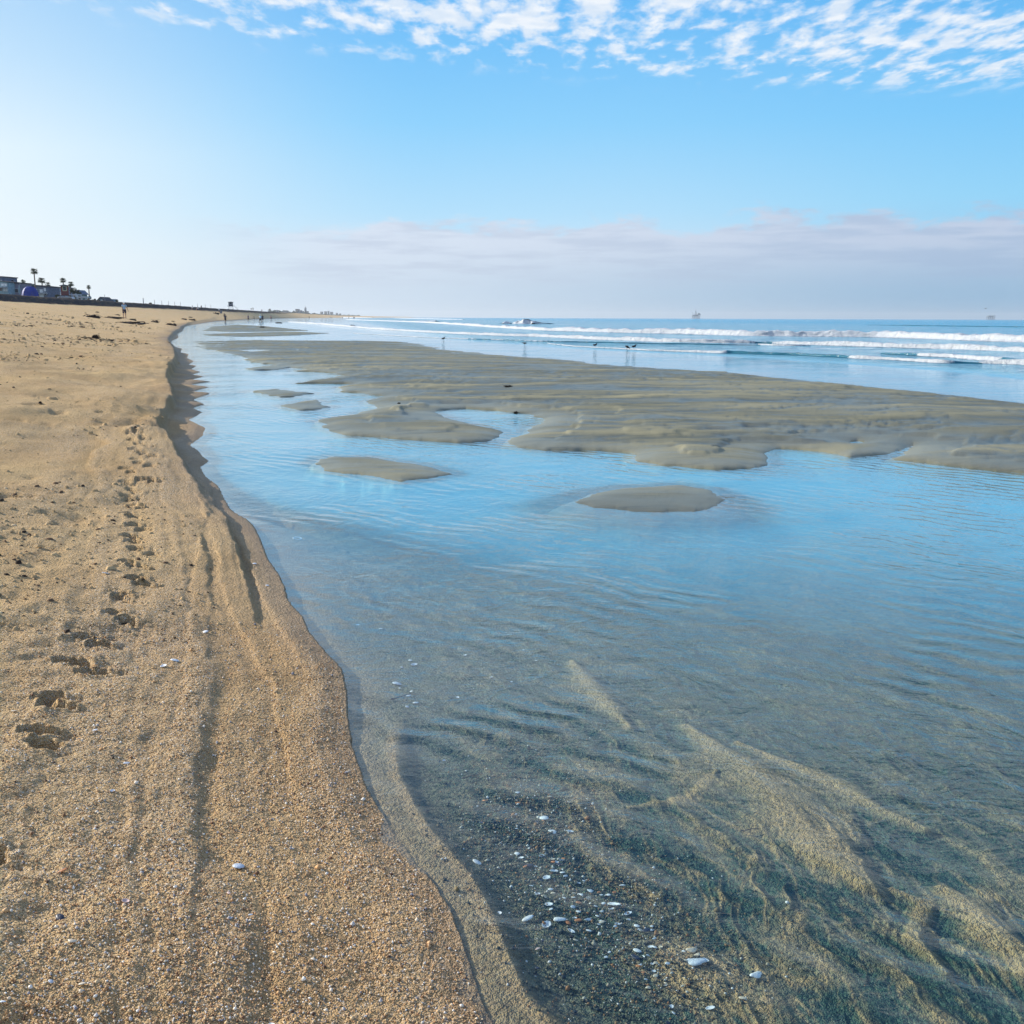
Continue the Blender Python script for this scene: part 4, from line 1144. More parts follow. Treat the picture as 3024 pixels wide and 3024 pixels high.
def bin_(px, D, s, label):
    x, y = at_dist(px, D); r = empty("rubbish_bin", (x, y, ground_z(x, y)), 0, label, "bin", scale=s)
    MB().bar((0, 0, 0.05), (0, 0, 1.25), .52, .62, 14).build("barrel", M_['grey_paint'], r)
    MB().bar((0, 0, 1.252), (0, 0, 1.36), .66, .62, 14).build("rim", M_['pale_paint'], r)
bin_(651, 330, .62, "pale grey flared bin on the berm left of the grey tower")
bin_(671, 400, .45, "small dark bin at the foot of the grey tower")

# ------------------------------------------------------------------ far shore
mm_('far_wall', (.22, .25, .29), .9, .1, .02); mm_('far_green', (.06, .09, .09), .9, .3, .05)
def tower_block(px0, px1, ytop, D, label, cap=False, name="apartment_block", cat="building"):
    k = D / F; x0, y = at_dist(px0, D); x1, _ = at_dist(px1, D); zb = 3.0; H = EYE + (936 - ytop) * k * .9655 - zb; w = (x1 - x0) / 2
    r = empty(name, ((x0 + x1) / 2, y, zb), 0, label, cat, "buildings on the far shore")
    MB().box(-w, w, 0, 18, 0, H).build("wall", M_['far_wall'], r)
    mb = MB(); nf_ = max(2, int(H / 3.2)); ncol = max(2, int(w * 2 / 3.5))
    for i in range(nf_ - 1):
        for j in range(ncol):
            cx = -w + (j + .5) * 2 * w / ncol; mb.box(cx - .8, cx + .8, -.12, -.003, 1 + i * H / nf_, 2.5 + i * H / nf_)
    mb.build("windows", M_['dark_glass'], r)
    MB().box(-w - .3, w + .3, -.3, 18.3, H + .003, H + .8).build("roof", M_['darkroof'], r)
    if cap: MB().bar((0, 8, H + .8), (0, 8, H + 7), .9, .3).build("mast", M_['far_wall'], r)
tower_block(871, 879, 913.5, 2300, "dark boxy building standing on the wooded far shore")
tower_block(898, 900.6, 909, 3300, "tall slim tower block, highest on the far shore", True)
tower_block(882, 887, 917, 2700, "low pale building between boxy one and slim tower")
tower_block(888, 893, 919, 3000, "second low pale building close left of the slim tower")
tower_block(904, 907, 919, 3300, "small block just right of the slim tower")
tower_block(944, 950, 920.5, 3900, "far low block at the left of the hazy cluster")
tower_block(956, 962, 919.5, 4000, "far block in the middle of the hazy cluster")
tower_block(966, 969, 918.5, 4100, "far taller narrow block in the hazy cluster")
tower_block(973, 980, 921, 4200, "far low block at the right of the hazy cluster")
tower_block(990, 994, 924, 4600, "small faint block beyond the hazy cluster")
tower_block(1000, 1004, 925.5, 5000, "faintest tiny block at the end of the far shore")
tower_block(808, 816, 917, 2000, "low building among trees at the near end of far shore")
tower_block(835, 845, 918, 2100, "wide low building half sunk in the far trees")
# the wooded strip reads as one mass
rnd = random.Random(5); V = []; Fc = []
for i in range(5200):
    px = rnd.choice([rnd.uniform(790, 890), rnd.uniform(790, 890), rnd.uniform(880, 985), rnd.uniform(905, 935), rnd.uniform(980, 1060)])
    D_ = float(np.interp(px, [790, 890, 1060], [1750, 2600, 5600])) + rnd.uniform(0, 200); x, y = at_dist(px, D_)
    top_ = 5 + 6.5 * (.5 + .5 * math.sin(px * .31) * math.sin(px * .12 + 1)) * (1 - .55 * sst(880, 990, px)) + rnd.random() * 2
    zc_ = 3 + rnd.random() * top_; s_ = rnd.uniform(1.1, 2.4) * D_ / 2600
    a = Vector((rnd.uniform(-1, 1), rnd.uniform(-1, 1), rnd.uniform(-.6, .6))) * s_; b = a.cross(Vector((0, 1, .3))).normalized() * s_ * .7
    i0 = len(V); c = Vector((x, y, zc_)); V += [tuple(c - a), tuple(c + b), tuple(c + a), tuple(c - b)]; Fc.append((i0, i0 + 1, i0 + 2, i0 + 3))
me = bpy.data.meshes.new("distant_trees"); me.from_pydata(V, [], Fc); me.update()
tagt(link_mesh("distant_trees", me, M_['far_green']), "hazy strip of trees along the far shore", "trees", None, "stuff")

# ------------------------------------------------------------------ offshore platforms
mm_('rig', (.07, .11, .15), .7, .15, .1); mm_('rig_pale', (.22, .28, .32), .7, .15, .1)
def rig(px, D, s, label, crane, zb):
    x, y = at_dist(px, D)
    r = empty("oil_platform", (x, y, zb), .1, label, "oil platform", "offshore platforms on the horizon", s)
    for sx in (-1, -.33, .33, 1):
        for sy in (-1, 1):
            MB().bar((sx * 20, sy * 9, -.5), (sx * 18, sy * 8, 14), 1.2, 1.1, 8).build("leg", M_['rig'], r)
    mb = MB()
    for i in range(3):
        a, b = (-20 + i * 13.3), (-20 + (i + 1) * 13.3)
        mb.bar((a, -9, 1), (b, -8.5, 12), .5).bar((b, -9, 1), (a, -8.5, 12), .5)
    mb.bar((-20, -9, 3.5), (20, -9, 3.5), .6)
    mb.build("bracing", M_['rig'], r)
    MB().box(-23, 24 if crane else 23, -12, 12, 14, 16.2).build("deck", M_['rig'], r)
    MB().box(-19, 12, -10, 10, 16.2, 20).build("modules", M_['rig_pale'], r)
    MB().box(-21, 25, -12.5, 12.5, 20.003, 21.6).build("deck", M_['rig'], r)
    if crane:
        dk = MB()
        for sx in (-1, 1):
            for sy in (-1, 1): dk.bar((sx * 5 - 2, sy * 5, 21.6), (sx * .8 - 2, sy * .8, 46), .6, .4)
        for i in range(6):
            h0 = 21.6 + i * 4; q0 = 5 - 4.2 * i / 6; q1 = 5 - 4.2 * (i + 1) / 6
            dk.bar((-2 - q0, -q0, h0), (-2 + q1, -q1, h0 + 4), .35).bar((-2 + q0, -q0, h0), (-2 - q1, -q1, h0 + 4), .35)
        dk.build("derrick", M_['rig'], r)
        MB().bar((-2, 0, 46), (-2, 0, 66), .55, .3, 6).build("mast", M_['rig'], r)
        MB().box(8, 24, -10, 10, 21.603, 27).prism([(10, 26.9), (24, 27.003), (17, 33), (12, 33)], -8, 8).build("living_quarters", M_['rig_pale'], r)
        MB().bar((-18, 0, 21.6), (-18, 0, 30), 1).bar((-18, 0, 30), (-26, 0, 38), .6, .3).build("crane", M_['rig'], r)
    else:
        MB().bar((8, 0, 21.6), (8, 0, 26), 1).bar((8, 0, 26), (-6, 0, 28), .5, .3).build("crane", M_['rig'], r)
        MB().box(-14, -4, -8, 8, 21.603, 24.5).box(12, 22, -8, 8, 21.603, 24.5).build("living_quarters", M_['rig_pale'], r)
rig(2053, 5200, .86, "larger offshore platform with tall derrick and mast on the horizon", True, .0)
rig(2923, 6400, 1.05, "smaller squat offshore platform near the right edge of the horizon", False, .0)

# ------------------------------------------------------------------ sea birds
mm_('feather', (.035, .03, .03), .8, .3, 30); mm_('belly', (.45, .43, .42), .8, .2, 30); mm_('bill', (.04, .03, .02), .5)
def bird(px, py, size, facing, label, pose='stand', white=False):
    x, y = W(px, py); D_ = math.hypot(x, y)
    r = empty("shorebird", (x, y, lvl_s(D_) - .01), facing, label, "bird", "shorebirds feeding at the sea's edge", size * .62)
    tilt = {'stand': .35, 'peck': -.55, 'lean': .0}[pose]
    c, s_ = math.cos(tilt), math.sin(tilt); h0 = .24
    f = lambda a, b: (a * c - b * s_, 0, h0 + a * s_ + b * c)
    hx = {'stand': (.17, .10), 'peck': (.22, -.02), 'lean': (.22, .05)}[pose]
    V = [f(-.20, -.01), f(-.12, 0), f(-.02, -.005), f(.09, 0), f(.14, .04), f(*hx)]
    me = skin(V, [(0, 1), (1, 2), (2, 3), (3, 4), (4, 5)], [.012, (.055, .05), (.078, .072), (.06, .055), .034, .034], 2, 2)
    link_mesh("body", me, M_['feather'], r)
    MB().blob(f(.02, -.035), (.09, .05, .045), 8, 6, 1, .03).build("breast", M_['belly'] if white else M_['feather'], r, True)
    hp = Vector(f(*hx)); MB().bar(hp + Vector((.02, 0, 0)), hp + Vector((.10, 0, -.035)), .010, .006, 6).bar(hp + Vector((.10, 0, -.035)), hp + Vector((.15, 0, -.075)), .006, .003, 6).build("bill", M_['bill'], r)
    for sy in (-1, 1):
        a = Vector(f(-.02, -.03)); a.y = sy * .03
        MB().bar(a, (a.x - .02, a.y, .12), .008, .006, 5).bar((a.x - .02, a.y, .12), (a.x + .01, a.y, -.01), .006, .006, 5).build("leg", M_['bill'], r)
    for sy in (-1, 1):
        wv_ = MB().blob(f(-.07, .015), (.13, .022, .045), 8, 6, 2, .03); wv_.v = [(a, b + sy * .055, c_) for a, b, c_ in wv_.v]
        wv_.build("wing", M_['feather'], r, True)
bird(1310, 1006, 1.05, .2, "dark shorebird standing upright in the swash, leftmost of five", 'stand')
bird(1549, 1021, .95, 2.6, "shorebird with white breast, second from left in the swash", 'lean', True)
bird(1758, 1026, .95, .3, "dark shorebird alone at the foam edge, third from left", 'stand')
bird(1853, 1034, 1.0, -.4, "dark shorebird with its head down pecking, left of the close pair", 'peck')
bird(1873, 1031, 1.0, .2, "dark shorebird with head raised, right of the close pair", 'stand')
# one gull in flight over the far platform
x, y = at_dist(2906, 260); zz = EYE + (944 - 912) / F * 260 * .9655
r = empty("gull", (x, y, zz), .5, "tiny gull flying above the squat platform", "bird")
link_mesh("body", skin([(-.22, 0, 0), (0, 0, 0), (.18, 0, .02), (.26, 0, .03)], [(0, 1), (1, 2), (2, 3)], [.02, .07, .05, .025], 1, 1), M_['feather'], r)
for sy in (-1, 1):
    mb = MB(); mb.v = [(-.08, 0, .02), (.08, 0, .02), (.10, sy * .32, .14), (-.02, sy * .32, .14), (-.06, sy * .62, .05), (-.08, 0, .035), (.08, 0, .035), (.10, sy * .32, .155), (-.02, sy * .32, .155), (-.06, sy * .62, .06)]
    mb.f = [(0, 1, 2, 3), (3, 2, 4), (5, 8, 7, 6), (8, 9, 7), (0, 3, 8, 5), (3, 4, 9, 8), (1, 6, 7, 2), (2, 7, 9, 4)]
    mb.build("wing", M_['feather'], r)

# ------------------------------------------------------------------ breakers: strips of broken water along the traced wave lines
def foam_material():
    m, t = mat("foam")
    p = t.pos(); fo = t.attr("foam")
    n = t.noise(p, 3.0, 6, .7); n2 = t.noise(p, 11, 4, .7)
    f = t.ss(t.add(fo, t.add(t.mul(t.sub(n, .5), 1.2), t.mul(t.sub(n2, .5), .7))), .38, .62)
    nb = t.bump(t.add(t.mul(n, .25), t.mul(n2, .06)), 1, 1)
    foam = principled(t, (.60, .64, .68), .9, nb, .1)
    wat = principled(t, (.02, .13, .19), .12, t.bump(t.mul(n2, .05), .6, 1), .5)
    ms = t.new('ShaderNodeMixShader'); t.l.new(f, ms.inputs[0]); t.l.new(wat, ms.inputs[1]); t.l.new(foam, ms.inputs[2])
    finish(t, ms.outputs[0])
    return m
FOAM = foam_material()
def breaker(pts, name="breaking_wave", back=2.5, foamy=1.0, seed=0, width=1.0, swell=.0, trail=.0):
    """pts: (px, y of the foot line, height in px, foam 0..1)"""
    base = [W(a, b) for a, b, *_ in pts]
    hs = [max(c, .3) / F * math.hypot(*q) * 1.0 for (a, b, c, *_), q in zip(pts, base)]
    fo = [(q[3] if len(q) > 3 else 1.0) for q in pts]
    B = np.array(base); sl_ = np.r_[0, np.cumsum(np.hypot(*np.diff(B, axis=0).T))]
    step = []; s_ = 0
    while s_ < sl_[-1]:
        step.append(s_); d = math.hypot(np.interp(s_, sl_, B[:, 0]), np.interp(s_, sl_, B[:, 1])); s_ += max(.12, d * .0022)
    sv = np.array(step); n = len(sv)
    X = np.interp(sv, sl_, B[:, 0]); Y = np.interp(sv, sl_, B[:, 1]); H = np.interp(sv, sl_, hs); Fo = np.interp(sv, sl_, fo)
    k = max(3, n // 40) | 1; ker = np.hanning(k + 2)[1:-1]; ker /= ker.sum()
    pad = lambda a: np.convolve(np.pad(a, k // 2, mode='edge'), ker, mode='valid')
    X, Y = pad(X), pad(Y)
    X += .35 * fbm(sv * .11, sv * 0 + seed, 3, 700 + seed); Y += .9 * fbm(sv * .10, sv * 0 + seed + 9, 5, 710 + seed, .6)
    H = H * np.clip(1 + .9 * fbm(sv * .3, sv * 0 + .5, 6, 720 + seed, .75), .2, 1.9); Fo = np.clip(Fo + .5 * fbm(sv * .3, sv * 0 + 3.5, 4, 725 + seed) * (Fo > .5), 0, 1)
    tx = np.gradient(X); ty = np.gradient(Y); tl = np.hypot(tx, ty) + 1e-9; nx, ny = -ty / tl, tx / tl   # seaward normal (lines run left to right)
    sgn_ = np.sign(np.median(ny)); nx *= sgn_; ny *= sgn_
    prof = [(-.9, -.06, .25), (-.35, .02, .55), (0, .10, .9), (.12, .38, 1), (.22, .62, 1), (.34, .84, 1), (.52, .98, 1), (.8, 1.0, .95), (1.2, .93, .7), (1.8, .72, .5), (2.6, .48, .42), (3.6, .25, .36), (5., .10, .25), (6.5, -.08, 0)]
    V = []; A = []
    for j, (o_, h_, f_) in enumerate(prof):
        rag = .35 * H * fbm(sv * 1.6, sv * 0 + j * .7, 3, 730 + seed)
        ox = o_ * H * width * 1.5 + rag + trail * max(o_ - 1, 0)
        x_ = X + nx * ox; y_ = Y + ny * ox
        lv = lvl(np.hypot(x_, y_))
        zz = lv + h_ * H + (.26 * H * fbm(sv * 2.1, sv * 0 + j * 1.3, 3, 740 + seed) if 1 < j < 12 else 0) + (0.012 if 0 < j < 13 else 0)
        V.append(np.stack([x_, y_, zz], 1)); A.append(np.clip(f_ * foamy * Fo, 0, 1))
    V = np.concatenate(V); A = np.concatenate(A); m = len(prof)
    idx = np.arange(m * n).reshape(m, n)
    q = np.stack([idx[:-1, :-1], idx[:-1, 1:], idx[1:, 1:], idx[1:, :-1]], -1).reshape(-1, 4)
    me = bpy.data.meshes.new(name); me.from_pydata(V.tolist(), [], q.tolist()); me.update()
    for p_ in me.polygons: p_.use_smooth = True
    add_attr(me, "foam", A)
    o = link_mesh(name, me, FOAM, None); o["kind"] = "structure"; o["label"] = "line of white surf rolling in over the shallows"
    return o
breaker([(1020,943.5,1.2),(1059,945.5,1.5),(1205,951,2.5),(1330,958,4.5),(1450,967,6),(1600,976,8),(1800,982,11),(2000,986,12),(2200,992,14),(2400,994,14),(2600,996,15),(2760,1002,16),(3024,1011,17),(3500,1030,20)], seed=1, width=1.1)
breaker([(850,951,1.5),(900,955,3),(960,960,4),(1100,972,4.5),(1240,981,4.5),(1330,985,5),(1450,991,6),(1600,995,7),(1800,1005,9),(2000,1012,10),(2190,1014,8),(2250,1014,3,.3),(2310,1016,8),(2500,1022,11),(2800,1032,11),(3024,1041,13),(3500,1060,15)], seed=2)
breaker([(2235,1018,2,.9),(2290,1021,4,.9),(2350,1022,4,.9),(2400,1022,1,.2)], seed=3)
breaker([(1040,984,1,.8),(1150,991,1.4),(1300,999,1.6,.9),(1420,1003,2,.35),(1600,1009,2.5,.75),(1700,1011,2.5,.22),(2000,1017,2.5,.16),(2250,1020,1,.1)], seed=4)
breaker([(1612,1014,1,.8),(1640,1018,1.6,.8),(1700,1024,2,.8),(1900,1035,2.5,.85),(2040,1040,4,1),(2130,1044,6,1),(2155,1044,6,.12),(2330,1049,6,.3),(2500,1057,7,.12),(2540,1060,8,1),(2640,1064,7,.8),(2780,1074,8,1),(2830,1074,5,.1),(2900,1075,2,.0)], seed=5)
breaker([(2600,1045,2,.1),(2700,1050,5,.3),(2720,1052,6,1),(2800,1056,8,1),(2940,1068,10,1),(2970,1070,9,.1),(3024,1078,8,.0),(3500,1100,10,.0)], seed=6)
breaker([(2890,1074,4,.5),(2960,1076,10,1),(3024,1079,13,1),(3080,1082,10,.2)], seed=7)
breaker([(1165,939.5,.8,.7),(1205,941,1.2,.9),(1330,943.5,1.4,.9),(1370,944,.8,.5)], seed=8)
breaker([(1200,949,1.0,.8),(1290,949.5,2.5),(1290,949.5,2),(1200,945,1,.7)][:2], seed=9)
breaker([(1485,956,2,.9),(1491,956,6,1),(1500,956,7,1),(1508,956,3,.3),(1518,956.3,5,.8),(1526,956.3,10,1),(1540,956.6,12,1),(1553,956.6,12,1),(1562,956.6,8,1),(1570,956.8,3,.9)], seed=10)
breaker([(960,936.5,.8,.8),(1000,938,1.6,.9),(1060,938.5,1.2,.9),(1100,939,.8,.7)], seed=11)
breaker([(2560,960,.6,.0),(2700,962,1.5,.15),(3024,966,1.5,.1),(3300,970,1,.0)], seed=12)

# ------------------------------------------------------------------ weed heaps
mm_('kelp', (.028, .016, .010), .7, .4, 8, spec=.4)
def kelp(px, py, wpx, hpx, label, water_=False, seed=0):
    if water_:
        x, y = W(px, py); zz = lvl_s(math.hypot(x, y))
    else:
        x, y, zz = G(px, py); zz = ground_z(x, y)
    D_ = math.hypot(x, y); w = wpx * D_ / F / 2; h = max(hpx * D_ / F, .025)
    rnd = random.Random(seed * 13 + int(px)); mb = MB()
    for i in range(7):
        u_ = rnd.uniform(-.75, .75); mb.blob((u_ * w, rnd.uniform(-.3, .3) * w, 0), (w * rnd.uniform(.18, .34), w * rnd.uniform(.2, .4), h * rnd.uniform(.45, 1.0) * (1 - .6 * abs(u_))), 9, 6, i + seed, .3)
    for i in range(34):
        a = rnd.uniform(0, 2 * PI); p_ = Vector((rnd.uniform(-.6, .6) * w, rnd.uniform(-.25, .25) * w, h * rnd.uniform(.2, .9))); rad = max(.006, .02 * w)
        for j in range(5):
            a += rnd.uniform(-.8, .8)
            q = p_ + Vector((math.cos(a) * w * .16, math.sin(a) * w * .1, 0)); q.z = max(.01, p_.z + rnd.uniform(-.35, .15) * h)
            mb.bar(p_, q, rad, rad * .8, 4); p_ = q
    o = mb.build("seaweed_heap", M_['kelp']); o.location = (x, y, zz - .01)
    tagt(o, label, "seaweed", "heaps of washed up seaweed")
for a in [(272, 938, 46, 9, "long dark weed heap left of the walker"), (330, 940, 56, 5, "stretched weed strand ending at the walker's feet"), (391, 946, 24, 5, "small weed heap right beside the walker's feet"),
          (383, 957, 86, 6, "longest thin strand of weed below the walker"), (458, 953, 26, 8, "peaked weed heap in the middle of the beach"), (506, 961, 30, 7, "weed heap nearest to the creek bend"),
          (511, 951, 9, 3, "tiny weed scrap just above the creek bend heap"), (542, 944, 20, 4, "left of two small weed heaps under the berm sitters"), (566, 946, 24, 5, "right of two small weed heaps under the berm sitters"),
          (561, 938, 14, 2, "little weed scrap above the pair of small heaps"), (286, 923, 12, 3, "small weed scrap high on the sand left of the walker"), (346, 931, 18, 3, "flat weed scrap just left of the walker's knees"),
          (637, 927, 20, 4, "weed heap by the people near the far creek edge"), (252, 925.5, 7, 2, "speck of weed farthest left of the walker")]:
    kelp(*a)
kelp(286, 1001, 32, 14, "largest dark weed mound nearest the camera on the left beach", seed=3)
kelp(258, 998, 22, 3, "flat weed tail left of the largest mound", seed=5); kelp(320, 1005, 30, 3, "flat weed tail right of the largest mound", seed=6)
kelp(1500, 1140.5, 22, 1.5, "brown weed clump lying mid sandbar"); kelp(1002, 1177, 20, 3, "brown weed clump at the wet inlet of the sandbar")
kelp(1524, 1221, 11, 2, "dark weed scrap at the far rim of the tidal pool"); kelp(776, 967.5, 20, 4, "dark weed lump on the small upper sandbar"); kelp(823, 954, 20, 3, "dark weed lump in the shallows beyond the waders", True)
kelp(1178, 1192, 8, 4, "tiny weed scrap left of the tidal pool"); kelp(1040, 963.5, 18, 5, "dark drifting lump riding in the surf", True)

# ------------------------------------------------------------------ shells, pebbles and twigs
for nm, c, sp in [('shell_white', (.74, .76, .78), .4), ('shell_blue', (.50, .56, .64), .4), ('shell_cream', (.66, .56, .42), .4), ('shell_dark', (.03, .035, .06), .5), ('shell_orange', (.50, .20, .07), .4), ('shell_pink', (.66, .48, .42), .4)]:
    mm_(nm, c, .45, .22, 60, spec=sp)
def shell_mesh(kind, L_, seed):
    rnd = random.Random(seed); V = []; Fc = []; n = 22; m = 5
    el_ = {'clam': .78, 'mussel': .48, 'broken': .55, 'ring': .7, 'chip': .6}[kind]
    for i in range(m + 1):
        t_ = i / m
        for k in range(n):
            a = 2 * PI * k / n
            rr_ = 1 + (.10 * math.cos(a) if kind != 'mussel' else .22 * math.cos(a)) + (.16 * math.sin(3 * a + seed) * (kind == 'broken')) + rnd.uniform(-.02, .02) * (1 + 3 * (kind in ('broken', 'chip')))
            if kind == 'ring': t2 = .62 + .38 * t_; dome = .16 * math.sin(t_ * PI) + .04
            else: t2 = max(t_, .02); dome = .30 * math.sqrt(max(1 - (t_ * .98) ** 2, 0)) + .03 * math.sin(a * 9) * t_
            V.append((L_ / 2 * rr_ * t2 * math.cos(a), L_ / 2 * el_ * rr_ * t2 * math.sin(a), L_ * dome * (.45 if kind != 'clam' else .6)))
    off = len(V)
    V += [(x * .96, y * .96, z_ - L_ * .035) for x, y, z_ in V[:off]]
    for i in range(m):
        for k in range(n):
            k2 = (k + 1) % n
            Fc.append((i * n + k, i * n + k2, (i + 1) * n + k2, (i + 1) * n + k)); Fc.append((off + i * n + k, off + (i + 1) * n + k, off + (i + 1) * n + k2, off + i * n + k2))
    for k in range(n):
        k2 = (k + 1) % n; Fc.append((m * n + k, m * n + k2, off + m * n + k2, off + m * n + k)); Fc.append((k, off + k, off + k2, k2))
    me = bpy.data.meshes.new("shell"); me.from_pydata(V, [], Fc); me.update()
    for p_ in me.polygons: p_.use_smooth = True
    return me
def shell(px, py, wpx, kind, mt, label, group=None, name="shell", cat="shell"):
    x, y, zz = G(px, py)
    if zz < 0.0:                                       # lies on the bed, seen through the water
        d = ray(px, py); zz = float(np.interp(0, [0, 1], [ground_z(x, y), 0])); D_ = (EYE - (zz + .0)) / -d.z; x, y = d.x * D_, d.y * D_
    D_ = math.hypot(x, y, EYE); L_ = wpx * D_ / F
    # stand it on the real relief
    ia = int(np.clip(np.searchsorted(az, math.atan2(x, y)), 0, NA - 1)); ir = int(np.clip(np.searchsorted(rr, math.hypot(x, y)), 0, NR - 1))
    zz = float(Z.reshape(NR, NA)[ir, ia])
    o = link_mesh(name, shell_mesh(kind, L_, int(px + py)), M_[mt])
    rnd = random.Random(int(px * 3 + py)); flip = PI if (rnd.random() < .35 and kind in ('clam', 'mussel')) else 0
    o.location = (x, y, zz + (.004 if not flip else L_ * .22)); o.rotation_euler = (rnd.uniform(-.25, .25) + flip, rnd.uniform(-.25, .25), rnd.uniform(-.7, .7))
    tagt(o, label, cat, group)
    return o
A6 = lambda u_, v_: (1300 + .5176 * u_, 2200 + .5176 * v_)
big6 = [(985, 898, 78, 'mussel', 'shell_white', "big oval white shell with grey hollow beside the tan sand ridge"),
 (493, 962, 70, 'mussel', 'shell_white', "long white shell with dark stripes at the left of the shell bed"),
 (605, 997, 56, 'clam', 'shell_white', "round edged white shell just below the striped one"),
 (676, 968, 72, 'broken', 'shell_white', "broad white shell touching a brown pebble"),
 (728, 982, 38, 'chip', 'shell_orange', "brown orange shell piece pressed against the broad white shell"),
 (1450, 1258, 112, 'broken', 'shell_blue', "largest broken shell, pale with grey hollow, at the shell bed's right end"),
 (1432, 1190, 62, 'broken', 'shell_cream', "cream shell just above the largest broken one"),
 (1510, 1247, 42, 'clam', 'shell_white', "small white shell touching the right end of the largest broken one"),
 (1800, 1332, 74, 'broken', 'shell_white', "white upright shell lying alone on the dark bed to the right"),
 (1110, 1192, 60, 'mussel', 'shell_dark', "black mussel shell near the foot of the shell bed"),
 (1120, 1155, 48, 'mussel', 'shell_white', "thin white shell directly above the black mussel"),
 (500, 660, 60, 'mussel', 'shell_dark', "dark blue mussel among white bits at the top of the shell bed"),
 (590, 408, 56, 'clam', 'shell_white', "white shell uppermost in the gravelly patch"),
 (205, 645, 56, 'mussel', 'shell_white', "white shell alone near the sloping sandy edge"),
 (1070, 950, 46, 'clam', 'shell_blue', "white shell right below the big oval one"),
 (645, 697, 50, 'mussel', 'shell_white', "pale ring edged shell under the dark blue mussel"),
 (605, 728, 46, 'clam', 'shell_blue', "bluish shell left below the pale ring edged shell"),
 (615, 880, 52, 'mussel', 'shell_blue', "curved bluish shell in the middle of the shell bed"),
 (745, 1030, 46, 'mussel', 'shell_white', "white slanting shell below the brown pebble"),
 (787, 965, 46, 'chip', 'shell_orange', "orange stone right of the brown shell piece"),
 (1535, 1497, 50, 'mussel', 'shell_white', "white shell near the bottom edge, right of center"),
 (1720, 1450, 42, 'mussel', 'shell_cream', "cream sliver close to the bottom right of the bed"),
 (1175, 1052, 46, 'chip', 'shell_dark', "dark blue stone at the lower end of the sand ridge"),
 (1205, 1052, 22, 'clam', 'shell_white', "tiny white shell touching the dark blue stone"),
 (1300, 1565, 30, 'chip', 'shell_dark', "round dark pebble at the bottom edge"),
 (460, 612, 32, 'clam', 'shell_white', "white shell at the upper left of the dark blue mussel"),
 (662, 650, 36, 'clam', 'shell_white', "white shell at the upper right of the dark blue mussel")]
for u_, v_, w_, k_, m_n, lb in big6:
    shell(*A6(u_, v_), w_ * .5176, k_, m_n, lb)
GL = "small pale shell fragment lying in the underwater shell bed"
for u_, v_, w_ in [(232,412,25),(440,262,30),(625,285,30),(490,635,25),(543,660,22),(635,632,35),(520,775,25),(555,818,30),(592,835,35),(670,772,20),(855,818,40),(848,858,35),(843,965,40),(1075,985,25),(845,1025,35),(998,1023,22),(1120,1027,35),(770,1080,30),(1198,1142,35),(1230,1240,30),(1215,1275,30),(1228,1308,32),(1173,1320,22),(1465,1215,35),(1398,1250,25),(1318,1470,30),(335,960,30),(740,490,45),(640,485,50),(475,898,22),(760,848,22),(885,905,24),(930,890,26),(1040,900,20),(905,1000,20),(960,845,26),(690,1080,18),(1255,1155,26),(1330,1505,24),(230,1300,16),(130,570,16),(470,1300,14),(745,735,18),(790,770,24),(820,760,20)]:
    shell(*A6(u_, v_), w_ * .5, random.choice(['clam', 'mussel', 'broken']), random.choice(['shell_white', 'shell_white', 'shell_blue', 'shell_cream']), GL, "small pale shell fragments in the shell bed")
for k in range(46):
    t_ = random.random(); u_, v_ = 430 + 900 * t_ + random.gauss(0, 75), 560 + 760 * t_ + random.gauss(0, 95)
    shell(*A6(u_, v_), random.uniform(9, 17), random.choice(['clam', 'mussel', 'broken', 'chip']), random.choice(['shell_white', 'shell_white', 'shell_blue', 'shell_cream']), GL, "small pale shell fragments in the shell bed")
for u_, v_, w_, m_n, lb in [(555,1130,30,'shell_pink','pinkish tan stone below the shell bed'),(790,880,36,'shell_orange','brown stone in the middle of the shell bed'),(1158,1283,24,'shell_orange','small orange stone near three white fragments'),(905,825,26,'shell_orange','small orange bit left of the sand ridge'),(250,298,26,'shell_orange','reddish stone at the top left of the gravel patch'),(440,318,28,'shell_orange','rusty stone right below the top shell fragment')]:
    shell(*A6(u_, v_), w_ * .5, 'chip', m_n, lb, None, "pebble", "pebble")
GP = "small dark pebble scattered on the underwater bed"
for k in range(26):
    u_, v_ = random.choice([(random.uniform(380, 1200), random.uniform(350, 1300)), (random.uniform(250, 760), random.uniform(240, 760))])
    shell(*A6(u_, v_), random.uniform(8, 15), 'chip', random.choice(['shell_dark', 'kelp', 'shell_dark', 'shell_orange']), "small dark or rusty pebble scattered on the underwater shell bed", "small pebbles on the shell bed", "pebble", "pebble")
A8 = lambda u_, v_: (1000 + .6211 * u_, 1600 + .6211 * v_)
for u_, v_, w_, lb in [(275,680,48,"biggest white shell in the cluster by the bank"),(358,587,32,"white shell second in size above the biggest by the bank"),(600,542,20,None),(340,565,20,None),(330,735,28,None),(365,770,30,"white shell just below the thin dark stick by the bank"),(725,655,18,None),(565,735,18,None),(325,788,20,None),(200,415,22,None),(90,395,18,None),(820,668,16,None),(500,1015,16,None),(300,600,14,None),(345,718,16,None),(290,700,14,None),(878,520,14,None),(940,566,14,None)]:
    shell(*A8(u_, v_), w_ * .62, 'clam', random.choice(['shell_white', 'shell_blue']), lb or "tiny white shell dotted on the bed beside the bank", None if lb else "tiny white shells beside the bank")
A5 = lambda u_, v_: (.53 * u_, 2000 + .53 * v_)
